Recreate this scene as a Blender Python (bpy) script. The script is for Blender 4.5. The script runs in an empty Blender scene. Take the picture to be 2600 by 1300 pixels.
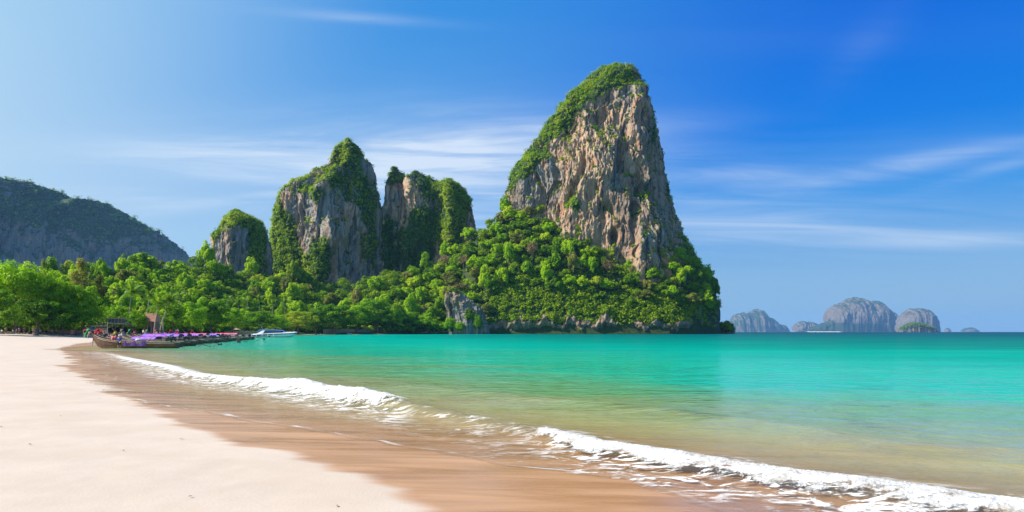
import bpy, math, random
import numpy as np
from mathutils import Vector, Matrix
SC = bpy.context.scene
COL = SC.collection
R = math.radians
rng = np.random.default_rng(7)
random.seed(7)

# ------------------------------------------------------------------ camera, light, exposure
F, CX, HY, CAMZ = 1700.0, 1300.0, 842.7, 2.0          # focal length and horizon in photo pixels, eye height in metres
cd = bpy.data.cameras.new('camera'); cam = bpy.data.objects.new('camera', cd); COL.objects.link(cam)
cam.location = (0, 0, CAMZ); cam.rotation_euler = (R(90), 0, 0)
cd.sensor_width = 36; cd.lens = F / 2600 * 36; cd.shift_y = (HY - 650) / 2600
cd.clip_start = .1; cd.clip_end = 60000
SC.camera = cam
SUN = Vector((-.78, -.15, .66)).normalized()
SKY_STRENGTH, SUN_STRENGTH, EXPOSURE, HAZE = .12, 5.0, .70, .000036
w = bpy.data.worlds.new("World"); SC.world = w; w.use_nodes = True
wn, wl = w.node_tree.nodes, w.node_tree.links
bg = wn['Background']; bg.inputs[1].default_value = SKY_STRENGTH
sky = wn.new('ShaderNodeTexSky'); sky.sky_type = 'NISHITA'; sky.sun_disc = False
sky.sun_elevation = math.asin(SUN.z); sky.sun_rotation = math.atan2(SUN.x, SUN.y)
sky.air_density = 1.0; sky.dust_density = .6; sky.ozone_density = 2.2
hs = wn.new('ShaderNodeHueSaturation'); hs.inputs['Saturation'].default_value = 1.75; hs.inputs['Value'].default_value = 1.02
wl.new(sky.outputs[0], hs.inputs['Color'])
# high cirrus streaks, laid out on a plane far overhead
tc = wn.new('ShaderNodeTexCoord'); sx = wn.new('ShaderNodeSeparateXYZ'); wl.new(tc.outputs['Generated'], sx.inputs[0])
def wmath(op, a, b=None, c=None):
    n = wn.new('ShaderNodeMath'); n.operation = op
    for i, v in enumerate((a, b, c)):
        if v is None: continue
        if isinstance(v, (int, float)): n.inputs[i].default_value = v
        else: wl.new(v, n.inputs[i])
    return n.outputs[0]
zz = wmath('ADD', wmath('MAXIMUM', sx.outputs[2], 0.0), .10)
cx_ = wmath('DIVIDE', sx.outputs[0], zz); cy_ = wmath('DIVIDE', sx.outputs[1], zz)
cb = wn.new('ShaderNodeCombineXYZ'); wl.new(cx_, cb.inputs[0]); wl.new(cy_, cb.inputs[1])
def wnoise(rot, scl, scale, detail, dist, off):
    mp = wn.new('ShaderNodeMapping'); mp.inputs['Rotation'].default_value = (0, 0, R(rot)); mp.inputs['Scale'].default_value = scl; mp.inputs['Location'].default_value = off
    wl.new(cb.outputs[0], mp.inputs[0])
    n = wn.new('ShaderNodeTexNoise'); n.inputs['Scale'].default_value = scale; n.inputs['Detail'].default_value = detail; n.inputs['Distortion'].default_value = dist
    n.inputs['Roughness'].default_value = .6
    wl.new(mp.outputs[0], n.inputs['Vector']); return n.outputs['Fac']
def wmap(v, a, b, lo=0., hi=1.):
    n = wn.new('ShaderNodeMapRange'); n.interpolation_type = 'SMOOTHSTEP'; wl.new(v, n.inputs[0])
    for i, q in enumerate((a, b, lo, hi)): n.inputs[i + 1].default_value = q
    return n.outputs[0]
streak = wmap(wnoise(-14, (.5, 2.0, 1), 1.1, 8, .8, (3.1, 1.7, 0)), .33, .80)
veil = wmap(wnoise(-8, (.35, 1.0, 1), .42, 4, .5, (7.3, 2.2, 0)), .40, .75)
yy = wmath('MAXIMUM', sx.outputs[1], .05)
U_, V_ = wmath('DIVIDE', sx.outputs[0], yy), wmath('DIVIDE', sx.outputs[2], yy)
bank = 0.
for (cu, cv, lu, lv, tilt, k_) in [(-.07, .25, .24, .075, 0, 1.5), (-.34, .25, .26, .06, 3, .9), (.35, .235, .10, .014, 2, .75), (.57, .245, .17, .014, 10, .8), (.50, .145, .32, .03, -2, .34), (.30, .17, .20, .035, 0, .45), (-.55, .24, .22, .05, 3, .45), (.74, .25, .10, .010, 16, .4), (.52, .42, .10, .03, 48, .06), (-.24, .47, .12, .008, -4, .30), (.66, .135, .14, .010, 0, .5), (.05, .30, .22, .02, 4, .35)]:
    c_, s_n = math.cos(R(tilt)), math.sin(R(tilt))
    du, dv = wmath('SUBTRACT', U_, cu), wmath('SUBTRACT', V_, cv)
    p_ = wmath('DIVIDE', wmath('ADD', wmath('MULTIPLY', du, c_), wmath('MULTIPLY', dv, s_n)), lu)
    q_ = wmath('DIVIDE', wmath('SUBTRACT', wmath('MULTIPLY', dv, c_), wmath('MULTIPLY', du, s_n)), lv)
    g_ = wmath('MULTIPLY', wmath('EXPONENT', wmath('MULTIPLY', wmath('ADD', wmath('MULTIPLY', p_, p_), wmath('MULTIPLY', q_, q_)), -1.)), k_)
    bank = g_ if bank == 0. else wmath('ADD', bank, g_)
cl = wmath('ADD', wmath('MULTIPLY', bank, wmath('ADD', wmath('MULTIPLY', streak, .75), .16)), wmath('MULTIPLY', wmath('MULTIPLY', streak, veil), .12))
cl = wmath('MULTIPLY', wmath('MINIMUM', cl, .85), wmap(sx.outputs[2], .02, .10, .2, 1.))
# moist air brightens the sky smoothly towards the sun
dt = wn.new('ShaderNodeVectorMath'); dt.operation = 'DOT_PRODUCT'; wl.new(tc.outputs['Generated'], dt.inputs[0]); dt.inputs[1].default_value = SUN
def wramp(f, stops):
    n = wn.new('ShaderNodeValToRGB'); e = n.color_ramp.elements
    while len(e) < len(stops): e.new(.5)
    for q, (p_, c_) in zip(e, stops): q.position = p_; q.color = (*c_, 1)
    wl.new(f, n.inputs[0]); return n.outputs[0]
far_side = wramp(sx.outputs[2], [(0, (.33, .51, .69)), (.08, (.26, .47, .74)), (.18, (.05, .32, .80)), (.27, (.0, .205, .79)), (.42, (.0, .13, .73)), (1, (.0, .085, .55))])
mid_side = wramp(sx.outputs[2], [(0, (.40, .60, .78)), (.12, (.40, .60, .82)), (.22, (.24, .48, .82)), (.31, (.12, .38, .80)), (.43, (.045, .30, .78)), (1, (.02, .2, .62))])
sun_side = wramp(sx.outputs[2], [(0, (.72, .83, .89)), (.20, (.66, .81, .89)), (.40, (.46, .70, .89)), (1, (.25, .5, .8))])
tow = wmath('DIVIDE', wmath('ADD', dt.outputs['Value'], .24), .9)
own0 = wn.new('ShaderNodeMixRGB'); wl.new(wmap(tow, 0., .55), own0.inputs[0]); wl.new(far_side, own0.inputs[1]); wl.new(mid_side, own0.inputs[2])
own = wn.new('ShaderNodeMixRGB'); wl.new(wmap(tow, .5, .98), own.inputs[0]); wl.new(own0.outputs[0], own.inputs[1]); wl.new(sun_side, own.inputs[2])
lift = wn.new('ShaderNodeMixRGB'); lift.blend_type = 'MULTIPLY'; lift.inputs[0].default_value = 1; wl.new(own.outputs[0], lift.inputs[1]); lift.inputs[2].default_value = (4.6, 4.8, 4.95, 1)
glow = wn.new('ShaderNodeMixRGB'); glow.inputs[0].default_value = .95; wl.new(hs.outputs[0], glow.inputs[1]); wl.new(lift.outputs[0], glow.inputs[2])
mx = wn.new('ShaderNodeMixRGB'); wl.new(cl, mx.inputs[0]); wl.new(glow.outputs[0], mx.inputs[1]); mx.inputs[2].default_value = (3.9, 4.4, 5.0, 1)
wl.new(mx.outputs[0], bg.inputs[0])
sd = bpy.data.lights.new('sun', 'SUN'); sd.energy = SUN_STRENGTH; sd.angle = R(.5); sd.color = (1, .94, .84)
so = bpy.data.objects.new('sun', sd); COL.objects.link(so); so.rotation_euler = SUN.to_track_quat('Z', 'Y').to_euler()
vs = SC.view_settings; vs.view_transform = 'Standard'; vs.look = 'None'; vs.gamma = 1; vs.use_curve_mapping = False; vs.exposure = EXPOSURE
cy = SC.cycles; cy.volume_bounces = 1; cy.max_bounces = 8; cy.diffuse_bounces = 3; cy.glossy_bounces = 3; cy.transparent_max_bounces = 12; cy.transmission_bounces = 4
cy.use_denoising = True; cy.sample_clamp_indirect = 4

# ------------------------------------------------------------------ helpers
def W(px, py, Y):                                   # a point seen at photo pixel (px, py) that stands Y metres away
    return np.array([(px - CX) / F * Y, Y, CAMZ + (HY - py) / F * Y])
def G(px, py, z=0.):                                # the point of the level z seen at (px, py)
    Y = (CAMZ - z) * F / (py - HY); return ((px - CX) / F * Y, Y)
def interp(x, pts):
    p = np.array(sorted(pts), float); return np.interp(x, p[:, 0], p[:, 1])
def sstep(x, a, b):
    t = np.clip((np.asarray(x, float) - a) / (b - a), 0, 1); return t * t * (3 - 2 * t)
_perm = np.random.default_rng(3).permutation(512).astype(np.int64); _perm = np.concatenate([_perm] * 3)
_grad = np.random.default_rng(4).normal(size=(512, 3)); _grad /= np.linalg.norm(_grad, axis=1)[:, None]
def pn(x, y, z=0.):                                 # gradient noise, about -1..1
    x, y, z = np.broadcast_arrays(np.asarray(x, float), np.asarray(y, float), np.asarray(z, float))
    xi, yi, zi = np.floor(x).astype(np.int64), np.floor(y).astype(np.int64), np.floor(z).astype(np.int64)
    fx, fy, fz = x - xi, y - yi, z - zi
    u, v, t = fx**3 * (fx * (fx * 6 - 15) + 10), fy**3 * (fy * (fy * 6 - 15) + 10), fz**3 * (fz * (fz * 6 - 15) + 10)
    out = 0
    for dx in (0, 1):
        for dy in (0, 1):
            for dz in (0, 1):
                h = _perm[(_perm[(_perm[(xi + dx) & 511] + yi + dy) & 511] + zi + dz) & 511]
                g = _grad[h]
                d = g[..., 0] * (fx - dx) + g[..., 1] * (fy - dy) + g[..., 2] * (fz - dz)
                out = out + d * (u if dx else 1 - u) * (v if dy else 1 - v) * (t if dz else 1 - t)
    return out * 1.5
def fbm(x, y, z=0., o=4, g=.5):
    s, a, f = 0, 1., 1.
    for i in range(o): s = s + a * pn(x * f + 17.3 * i, y * f - 9.1 * i, z * f + 5.7 * i); a *= g; f *= 2.03
    return s
def ridged(x, y, z=0., o=3):
    s, a, f = 0, 1., 1.
    for i in range(o): s = s + a * (1 - np.abs(pn(x * f + 3.1 * i, y * f + 8.7 * i, z * f)) * 2); a *= .5; f *= 2.1
    return s
def np_mesh(name, V, Fc, smooth=False, attrs=None):
    V = np.ascontiguousarray(V, np.float32); Fc = np.ascontiguousarray(Fc, np.int32); k = Fc.shape[1]
    me = bpy.data.meshes.new(name)
    me.vertices.add(len(V)); me.vertices.foreach_set('co', V.ravel())
    me.loops.add(Fc.size); me.loops.foreach_set('vertex_index', Fc.ravel())
    me.polygons.add(len(Fc)); me.polygons.foreach_set('loop_start', np.arange(0, Fc.size, k, dtype=np.int32))
    me.polygons.foreach_set('loop_total', np.full(len(Fc), k, np.int32))
    if smooth: me.polygons.foreach_set('use_smooth', np.ones(len(Fc), bool))
    for n, a in (attrs or {}).items():
        at = me.attributes.new(n, 'FLOAT', 'POINT'); at.data.foreach_set('value', np.ascontiguousarray(a, np.float32))
    me.update(calc_edges=True); return me
def grid_faces(nu, nv, closed=False):               # nu columns, nv rows; vertex index = row*nu + column
    i = np.arange(nu if closed else nu - 1); j = np.arange(nv - 1)
    I, J = np.meshgrid(i, j); I2 = (I + 1) % nu
    return np.stack([J * nu + I, J * nu + I2, (J + 1) * nu + I2, (J + 1) * nu + I], -1).reshape(-1, 4)
def link(name, me, mat=None, parent=None):
    o = bpy.data.objects.new(name, me); COL.objects.link(o)
    if mat is not None and me is not None and not me.materials: me.materials.append(mat)
    if parent is not None: o.parent = parent
    return o
def tag(o, label=None, cat=None, group=None, kind=None):
    for k, v in (('label', label), ('category', cat), ('group', group), ('kind', kind)):
        if v: o[k] = v
    return o
def empty(name, loc, rz=0., label=None, cat=None, group=None, s=1.):
    o = bpy.data.objects.new(name, None); COL.objects.link(o); o.location = loc; o.rotation_euler = (0, 0, rz); o.scale = (s, s, s) if isinstance(s, (int, float)) else s
    return tag(o, label, cat, group)
class MB:                                           # collects simple shapes into one mesh
    def __init__(s): s.v, s.f = [], []
    def add(s, v, f):
        b = len(s.v); s.v += [tuple(map(float, q)) for q in v]; s.f += [tuple(b + i for i in q) for q in f]; return s
    def box(s, c, d, rz=0., ry=0.):
        m = Matrix.Rotation(rz, 3, 'Z') @ Matrix.Rotation(ry, 3, 'Y')
        v = [Vector(c) + m @ Vector((x * d[0] / 2, y * d[1] / 2, z * d[2] / 2)) for z in (-1, 1) for y in (-1, 1) for x in (-1, 1)]
        return s.add(v, [(0, 2, 3, 1), (4, 5, 7, 6), (0, 1, 5, 4), (2, 6, 7, 3), (0, 4, 6, 2), (1, 3, 7, 5)])
    def tube(s, pts, r, n=6, cap=True):
        pts = [Vector(p) for p in pts]; rs = r if hasattr(r, '__len__') else [r] * len(pts)
        v, f = [], []
        for i, p in enumerate(pts):
            d = (pts[min(i + 1, len(pts) - 1)] - pts[max(i - 1, 0)]).normalized()
            a = d.cross(Vector((0, 0, 1)) if abs(d.z) < .9 else Vector((1, 0, 0))).normalized(); b = d.cross(a)
            v += [p + (a * math.cos(2 * math.pi * k / n) + b * math.sin(2 * math.pi * k / n)) * rs[i] for k in range(n)]
        for i in range(len(pts) - 1):
            f += [(i * n + k, i * n + (k + 1) % n, (i + 1) * n + (k + 1) % n, (i + 1) * n + k) for k in range(n)]
        if cap: f += [tuple(range(n - 1, -1, -1)), tuple(range((len(pts) - 1) * n, len(pts) * n))]
        return s.add(v, f)
    def ball(s, c, r, n=8, m=5):
        rx, ry, rz = r if hasattr(r, '__len__') else (r, r, r)
        v = [(c[0], c[1], c[2] - rz)]
        for j in range(1, m):
            t = -math.pi / 2 + math.pi * j / m
            v += [(c[0] + rx * math.cos(t) * math.cos(2 * math.pi * k / n), c[1] + ry * math.cos(t) * math.sin(2 * math.pi * k / n), c[2] + rz * math.sin(t)) for k in range(n)]
        v.append((c[0], c[1], c[2] + rz)); f = [(0, 1 + (k + 1) % n, 1 + k) for k in range(n)]
        for j in range(m - 2): f += [(1 + j * n + k, 1 + j * n + (k + 1) % n, 1 + (j + 1) * n + (k + 1) % n, 1 + (j + 1) * n + k) for k in range(n)]
        L = len(v) - 1; f += [(L, L - n + k, L - n + (k + 1) % n) for k in range(n)]
        return s.add(v, f)
    def mesh(s, name, smooth=False):
        me = bpy.data.meshes.new(name); me.from_pydata(s.v, [], s.f)
        if smooth: me.polygons.foreach_set('use_smooth', np.ones(len(s.f), bool))
        me.update(); return me
    def obj(s, name, mat, parent=None, smooth=False): return link(name, s.mesh(name, smooth), mat, parent)

# ------------------------------------------------------------------ materials
class NT:
    def __init__(s, name):
        s.m = bpy.data.materials.new(name); s.m.use_nodes = True; s.t = s.m.node_tree; s.n = s.t.nodes; s.l = s.t.links
        s.b = s.n['Principled BSDF']; s.out = s.n['Material Output']
    def put(s, sock, v):
        if hasattr(v, 'is_linked'): s.l.new(v, sock)
        elif isinstance(v, (tuple, list)) and len(v) == 3 and sock.type == 'RGBA': sock.default_value = (*v, 1)
        else: sock.default_value = v
    def node(s, typ, out=0, props=None, **ins):
        n = s.n.new(typ)
        for k, v in (props or {}).items(): setattr(n, k, v)
        for k, v in ins.items():
            key = int(k[1:]) if k[0] == 'i' and k[1:].isdigit() else k.replace('_', ' ')
            s.put(n.inputs[key], v)
        return n.outputs[out]
    def math(s, op, a, b=0., c=0.): return s.node('ShaderNodeMath', 0, {'operation': op}, i0=a, i1=b, i2=c)
    def mix(s, f, a, b, mode='MIX'): return s.node('ShaderNodeMixRGB', 0, {'blend_type': mode}, i0=f, i1=a, i2=b)
    def map(s, v, a, b, lo=0., hi=1.): return s.node('ShaderNodeMapRange', 0, {'interpolation_type': 'SMOOTHSTEP'}, i0=v, i1=a, i2=b, i3=lo, i4=hi)
    def obj(s): return s.node('ShaderNodeTexCoord', 3)
    def pos(s): return s.node('ShaderNodeNewGeometry', 0)
    def scaled(s, v, sc): return s.node('ShaderNodeMapping', 0, None, Vector=v, Scale=sc)
    def noise(s, v, scale, detail=4., rough=.55, dist=0.): return s.node('ShaderNodeTexNoise', 0, None, Vector=v, Scale=scale, Detail=detail, Roughness=rough, Distortion=dist)
    def attr(s, n): return s.node('ShaderNodeAttribute', 2, {'attribute_name': n})
    def ramp(s, f, stops, interp='LINEAR'):
        n = s.n.new('ShaderNodeValToRGB'); n.color_ramp.interpolation = interp; e = n.color_ramp.elements
        while len(e) < len(stops): e.new(.5)
        for q, (p, c) in zip(e, stops): q.position = p; q.color = (*c, 1) if len(c) == 3 else c
        s.put(n.inputs[0], f); return n.outputs[0]
    def bump(s, h, strength, dist): return s.node('ShaderNodeBump', 0, None, Height=h, Strength=strength, Distance=dist)
    def set(s, **kw):
        for k, v in kw.items(): s.put(s.b.inputs[k.replace('_', ' ')], v)
        return s.m
_pl = {}
def plain(name, c, rough=.6, vary=.25, scale=6., metal=0.):
    if name in _pl: return _pl[name]
    t = NT(name); v = t.noise(t.obj(), scale, 5)
    col = t.mix(t.map(v, .3, .7), tuple(q * (1 - vary) for q in c), tuple(min(1, q * (1 + vary * .6)) for q in c))
    _pl[name] = t.set(Base_Color=col, Roughness=rough, Metallic=metal, Normal=t.bump(v, .15, .02)); return _pl[name]

def leaf_material(name, stops, transl=.36, spread=.6):
    t = NT(name)
    ri = t.node('ShaderNodeObjectInfo', 5)
    f = t.math('ADD', t.math('MULTIPLY', ri, spread), t.math('MULTIPLY', t.attr('tint'), 1 - spread))
    c = t.ramp(f, stops)
    d = t.node('ShaderNodeBsdfPrincipled', 0, None, Base_Color=c, Roughness=.5)
    d.node.inputs['Specular IOR Level'].default_value = .12
    tr = t.node('ShaderNodeBsdfTranslucent', 0, None, Color=t.mix(1., c, (1.5, 1.5, .5), 'MULTIPLY'))
    t.l.new(t.node('ShaderNodeMixShader', 0, None, i0=transl, i1=d, i2=tr), t.out.inputs[0]); return t.m
M_LEAF = leaf_material('jungle_leaf', [(0, (.03, .085, .010)), (.25, (.12, .24, .008)), (.5, (.27, .45, .006)), (.8, (.38, .52, .008)), (1, (.50, .53, .03))])
M_BEACHLEAF = leaf_material('beach_leaf', [(0, (.035, .10, .008)), (.4, (.11, .25, .006)), (.75, (.25, .44, .008)), (1, (.40, .54, .010))])
M_DRY = leaf_material('dry_leaf', [(0, (.14, .11, .05)), (.5, (.24, .18, .10)), (1, (.34, .23, .15))], .25)
M_CASU = leaf_material('casuarina_leaf', [(0, (.09, .12, .02)), (.5, (.20, .23, .04)), (1, (.34, .31, .09))], .35)
M_YELLOW = leaf_material('yellow_leaf', [(0, (.2, .32, .012)), (1, (.36, .42, .03))], .4)
M_PALM = leaf_material('palm_leaf', [(0, (.07, .17, .012)), (.5, (.15, .28, .02)), (1, (.32, .36, .06))], .35)
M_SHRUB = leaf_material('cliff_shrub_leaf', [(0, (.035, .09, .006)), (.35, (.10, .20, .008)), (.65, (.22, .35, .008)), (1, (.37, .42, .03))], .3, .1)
M_BARK = plain('bark', (.16, .12, .09), .9, .4, 3.)
M_PALMBARK = plain('palm_bark', (.34, .29, .23), .9, .3, 8.)

def rock_material(name, warm, tone=1., fine=1., streak=1.):
    t = NT(name); p = t.pos()
    vert = t.scaled(p, (1, 1, .10)); vert2 = t.scaled(p, (1, 1, .22))
    big = t.noise(p, .022, 4, .6); warmf = t.map(t.math('ADD', big, t.math('MULTIPLY', t.math('SUBTRACT', t.noise(vert2, .11, 5, .62), .5), .9)), .42 - .25 * warm, .74 - .25 * warm)
    warmf = t.math('MINIMUM', t.math('MAXIMUM', t.math('ADD', warmf, t.math('MULTIPLY', t.attr('warm'), t.math('ADD', t.noise(vert2, .3, 4), .5))), 0.), 1.)
    grey = t.ramp(t.noise(vert, .28, 8, .68), [(.25, (.085, .083, .082)), (.42, (.21, .205, .20)), (.6, (.34, .325, .30)), (.8, (.47, .45, .41))])
    tan = t.ramp(t.noise(vert2, .2, 8, .68, .3), [(.25, (.15, .085, .05)), (.4, (.40, .225, .13)), (.58, (.58, .39, .25)), (.8, (.68, .53, .39))])
    c = t.mix(warmf, grey, tan)
    red = t.map(t.noise(t.scaled(p, (1, 1, .35)), .05, 5, .6), .56, .68)
    c = t.mix(t.math('MULTIPLY', red, .75 * warm + .05), c, (.50, .21, .09))
    stn = t.map(t.noise(vert, .17, 6, .66, .2), .53, .67)
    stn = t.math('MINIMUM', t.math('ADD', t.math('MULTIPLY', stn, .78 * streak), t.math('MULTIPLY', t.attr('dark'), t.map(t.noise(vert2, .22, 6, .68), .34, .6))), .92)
    c = t.mix(stn, c, (.045, .045, .048))
    long = t.map(t.noise(t.scaled(p, (1, 1, .035)), .16, 5, .65, .1), .55, .64)
    c = t.mix(t.math('MULTIPLY', long, .8 * streak), c, (.05, .048, .05))
    white = t.map(t.noise(t.scaled(p, (1, 1, .14)), .36, 6, .7), .62, .74)
    c = t.mix(t.math('MULTIPLY', white, .6), c, (.62, .57, .50))
    veg = t.math('MINIMUM', t.attr('veg'), 1.)
    green = t.ramp(t.noise(p, .35, 6, .7), [(.3, (.012, .035, .007)), (.55, (.04, .085, .012)), (.75, (.09, .15, .02))])
    c = t.mix(t.map(t.math('ADD', veg, t.math('MULTIPLY', t.math('SUBTRACT', t.noise(p, .3, 5, .7), .5), .9)), .38, .6), c, green)
    c = t.mix(1., c, (tone, tone, tone), 'MULTIPLY')
    h = t.math('ADD', t.noise(t.scaled(p, (1, 1, .3)), .55 * fine, 9, .7), t.math('MULTIPLY', t.noise(vert, .3 * fine, 6, .65), .8))
    return t.set(Base_Color=c, Roughness=.9, Normal=t.bump(h, .7, 2.2))
M_ROCK = rock_material('limestone_warm', .85, .84, 1., 1.15); M_ROCKGREY = rock_material('limestone_grey', .3, .86); M_ROCKDARK = rock_material('limestone_wet', .6, .55)
M_BOULDER = rock_material('boulder_limestone', .15, .7)
M_MOUNT = rock_material('mountain_limestone', .2, .5)
M_ISLAND = rock_material('island_limestone', .12, .42, .25, 1.)

# ------------------------------------------------------------------ beach, sea bed and water
XS = [G(*p) for p in [(1840, 1300), (1800, 1290), (1621, 1244), (1534, 1216), (1397, 1194), (1258, 1179), (1149, 1147), (1000, 1123), (850, 1106), (700, 1086), (520, 1044), (400, 1026), (330, 1002), (300, 985), (262, 945), (232, 915), (208, 893)]]
XS = [(3.6, 6.4), (9, 3.2), (18, 0), (60, -14), (200, -60), (420, -130)] + XS + [(-52.3, 75), (-56, 84), (-62, 100), (-76, 130), (-96, 180), (-120, 250), (-139, 330), (-147, 420), (-143, 486), (-128, 520), (-95, 550), (-90, 620), (-90, 12000)]
XD = [G(px, py, .10) for px, py in [(1075, 1306), (1000, 1236), (932, 1207), (835, 1172), (699, 1141), (621, 1121), (563, 1098), (505, 1086), (431, 1071), (388, 1036), (361, 1020), (285, 991), (299, 979), (217, 960), (186, 943), (144, 930), (190, 917), (167, 900), (149, 881)]]
XD = [(-.2, 6.2), (5, 3.2), (12, 0), (54, -14), (195, -60), (415, -130)] + XD + [(-61, 92), (-68, 104), (-82, 132), (-101, 182), (-124, 252), (-142, 332), (-149, 422), (-146, 488), (-131, 523), (-97, 552), (-93, 620), (-93, 12000)]
XB = [G(*p) for p in [(2750, 1325), (2600, 1302), (2473, 1287), (2321, 1262), (2170, 1241), (2019, 1221), (1867, 1201), (1716, 1171), (1514, 1141), (1393, 1110), (1191, 1070), (1090, 1052), (994, 1033), (929, 1024), (858, 1010), (767, 994), (707, 989), (606, 974), (505, 959), (424, 934), (323, 913), (250, 893)]]
TREELINE = [(-150, -200), (-140, 120), (-140, 180), (-136, 215), (-133, 250), (-148, 300), (-166, 420), (-152, 500), (-118, 548), (-103, 580), (-100, 620), (-100, 2000)]
def by_y(pts):
    a = np.array([(y, x) for x, y in pts]); return a[np.argsort(a[:, 0])]
_S, _D, _T = by_y(XS), by_y(XD), by_y(TREELINE)
def xs(Y): return np.interp(Y, _S[:, 0], _S[:, 1])
def xd(Y): return np.interp(Y, _D[:, 0], _D[:, 1])
def xt(Y): return np.interp(Y, _T[:, 0], _T[:, 1])
def slope(f, Y, h): return 1 / np.sqrt(1 + ((f(Y + h) - f(Y - h)) / (2 * h))**2)
def seaward(X, Y, f=xs):
    h = np.clip(np.abs(Y) * .12, 1.5, 30); return (X - f(Y)) * slope(f, Y, h)
def sand_z(X, Y):
    di = -seaward(X, Y)
    t = np.clip((X - xt(Y)) / np.minimum(xs(Y) - xt(Y), 400), 0, 1)
    up = .028 * np.clip(di, 0, 6) + 1.5 * (1 - t)**1.4 * sstep(di, 2, 30)
    z = np.where(di > 0, up, np.maximum(.035 * di, -6))
    return np.where(X < -160, np.maximum(z, -1) * 1., z)
def polar(rs, a0, a1, na):
    a = np.linspace(R(a0), R(a1), na); A, Q = np.meshgrid(a, rs); return Q * np.sin(A), Q * np.cos(A)
rs1 = np.concatenate([np.geomspace(2.5, 130, 460), np.geomspace(130, 700, 130)[1:]])
X, Y = polar(rs1, -62, 62, 440)
Z = sand_z(X, Y)
dryness = seaward(X, Y, xd)
Z = Z + np.where(dryness < 0, .012 * fbm(X * .9, Y * .9, 0, 3) + .03 * fbm(X * .15, Y * .15, 3.3, 2), 0) * sstep(-dryness, 0, 1.5)
foot = np.maximum(0, pn(X * 2.1, Y * 2.1, 9.) - .55) * sstep(-dryness, .8, 3) * sstep(pn(X * .16, Y * .16, 4.4), -.25, .25)
Z = Z - .045 * foot
DR = dryness + .35 * fbm(X * .35, Y * .9, 1.7, 3) * np.clip(np.hypot(X, Y) / 14, .4, 2.2)
me = np_mesh('beach', np.stack([X, Y, Z], -1).reshape(-1, 3), grid_faces(440, len(rs1)), True, {'dry': -DR.ravel(), 'ds': seaward(X, Y).ravel()})
t = NT('beach_sand'); p = t.pos(); dry = t.attr('dry'); ds = t.attr('ds')
edge = t.math('ADD', dry, t.math('MULTIPLY', t.math('SUBTRACT', t.noise(t.scaled(p, (.35, 1.4, 1)), 1.6, 5, .6), .5), .5))
wetf = t.map(edge, -.22, .16, 1., 0.)
fine = t.noise(p, 26, 4, .6); mid = t.noise(p, .55, 5, .6)
drycol = t.mix(t.map(mid, .3, .7), (.51, .40, .31), (.56, .455, .365))
drycol = t.mix(t.map(fine, .35, .7, 0., .25), drycol, (.48, .37, .28))
st = t.noise(t.node('ShaderNodeMapping', 0, None, Vector=p, Rotation=(0, 0, R(38)), Scale=(.30, 2.2, 1)), .9, 6, .6, .4)
wetcol = t.mix(t.map(st, .3, .72), (.36, .170, .064), (.53, .290, .135))
bed = t.mix(t.map(t.noise(p, .6, 4), .35, .65), (.46, .35, .19), (.56, .44, .26))
wetcol = t.mix(t.map(ds, 2.5, 11.), wetcol, bed)
c = t.mix(wetf, drycol, wetcol)
speck = t.map(t.noise(p, 7., 2, .5), .76, .80)
c = t.mix(t.math('MULTIPLY', speck, .35), c, (.26, .14, .08))
rough = t.mix(wetf, (.95,) * 3, t.ramp(st, [(.35, (.20,) * 3), (.7, (.45,) * 3)]))
M_SAND = t.set(Base_Color=c, Roughness=rough, Normal=t.bump(t.math('ADD', t.math('MULTIPLY', fine, t.math('SUBTRACT', 1., wetf)), t.math('MULTIPLY', t.noise(p, 3.5, 4), t.math('SUBTRACT', 1., t.math('MULTIPLY', wetf, .9)))), .35, .012))
tag(link('beach', me, M_SAND), 'pale pink sand beach curving along the bay with a wet brown edge', None, None, 'structure')

# the breaking wave along the shore: crest height and how much of it has turned to foam, by distance from the camera
_B = by_y(XB)
def xb(Y): return np.interp(Y, _B[:, 0], _B[:, 1])
def crest(px):                                        # height of the breaker
    return interp(px, [(200, .0), (300, .08), (560, .16), (700, .26), (760, .34), (830, .24), (920, .32), (1000, .22), (1190, .11), (1380, .11), (1600, .10), (2000, .09), (2400, .085), (2800, .08)])
def white(px):
    return interp(px, [(200, .4), (300, .55), (330, .9), (560, .85), (690, 1.), (980, 1.), (1030, .35), (1070, .05), (1170, .08), (1200, .45), (1290, .26), (1370, .3), (1400, .9), (1500, 1.), (2800, 1.)])
rs2 = np.concatenate([np.geomspace(4.2, 110, 520), np.geomspace(110, 20000, 150)[1:]])
X, Y = polar(rs2, -58, 58, 460)
ds = seaward(X, Y)
PX = CX + F * X / np.maximum(Y, 1)
db = (X - xb(Y)) * slope(xb, Y, np.clip(Y * .06, .5, 4))
db = np.where((Y > _B[0, 0] - 1) & (Y < _B[-1, 0] + 4), db, 99.)
cr = crest(PX)
prof = np.where(db > 0, np.exp(-(db / .9)**2), np.exp(-(db / .38)**2))
near = sstep(np.hypot(X, Y), 130, 40)
swell = .022 * fbm(X * .55 + .4 * Y, Y * .9, 2.2, 3) * sstep(ds, 2, 12) * near + .05 * fbm(X * .09 + Y * .05, Y * .16, 6.1, 2) * sstep(ds, 15, 40)
second = .10 * np.exp(-((db - 4.2 - .8 * pn(X * .1, Y * .1, 5.)) / .8)**2) * (np.abs(db) < 20)
film = .006 + .010 * np.clip(fbm(X * 1.1, Y * 1.1, 8., 2), -1, 1) * sstep(ds, .2, 1.5)
Z = film + cr * prof * sstep(Y, 80, 60) + swell + second * sstep(PX, 850, 1100)
edge_n = ds + .5 * fbm(X * .3, Y * .6, 3.3, 3) * np.clip(np.hypot(X, Y) / 16, .35, 2)
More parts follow.
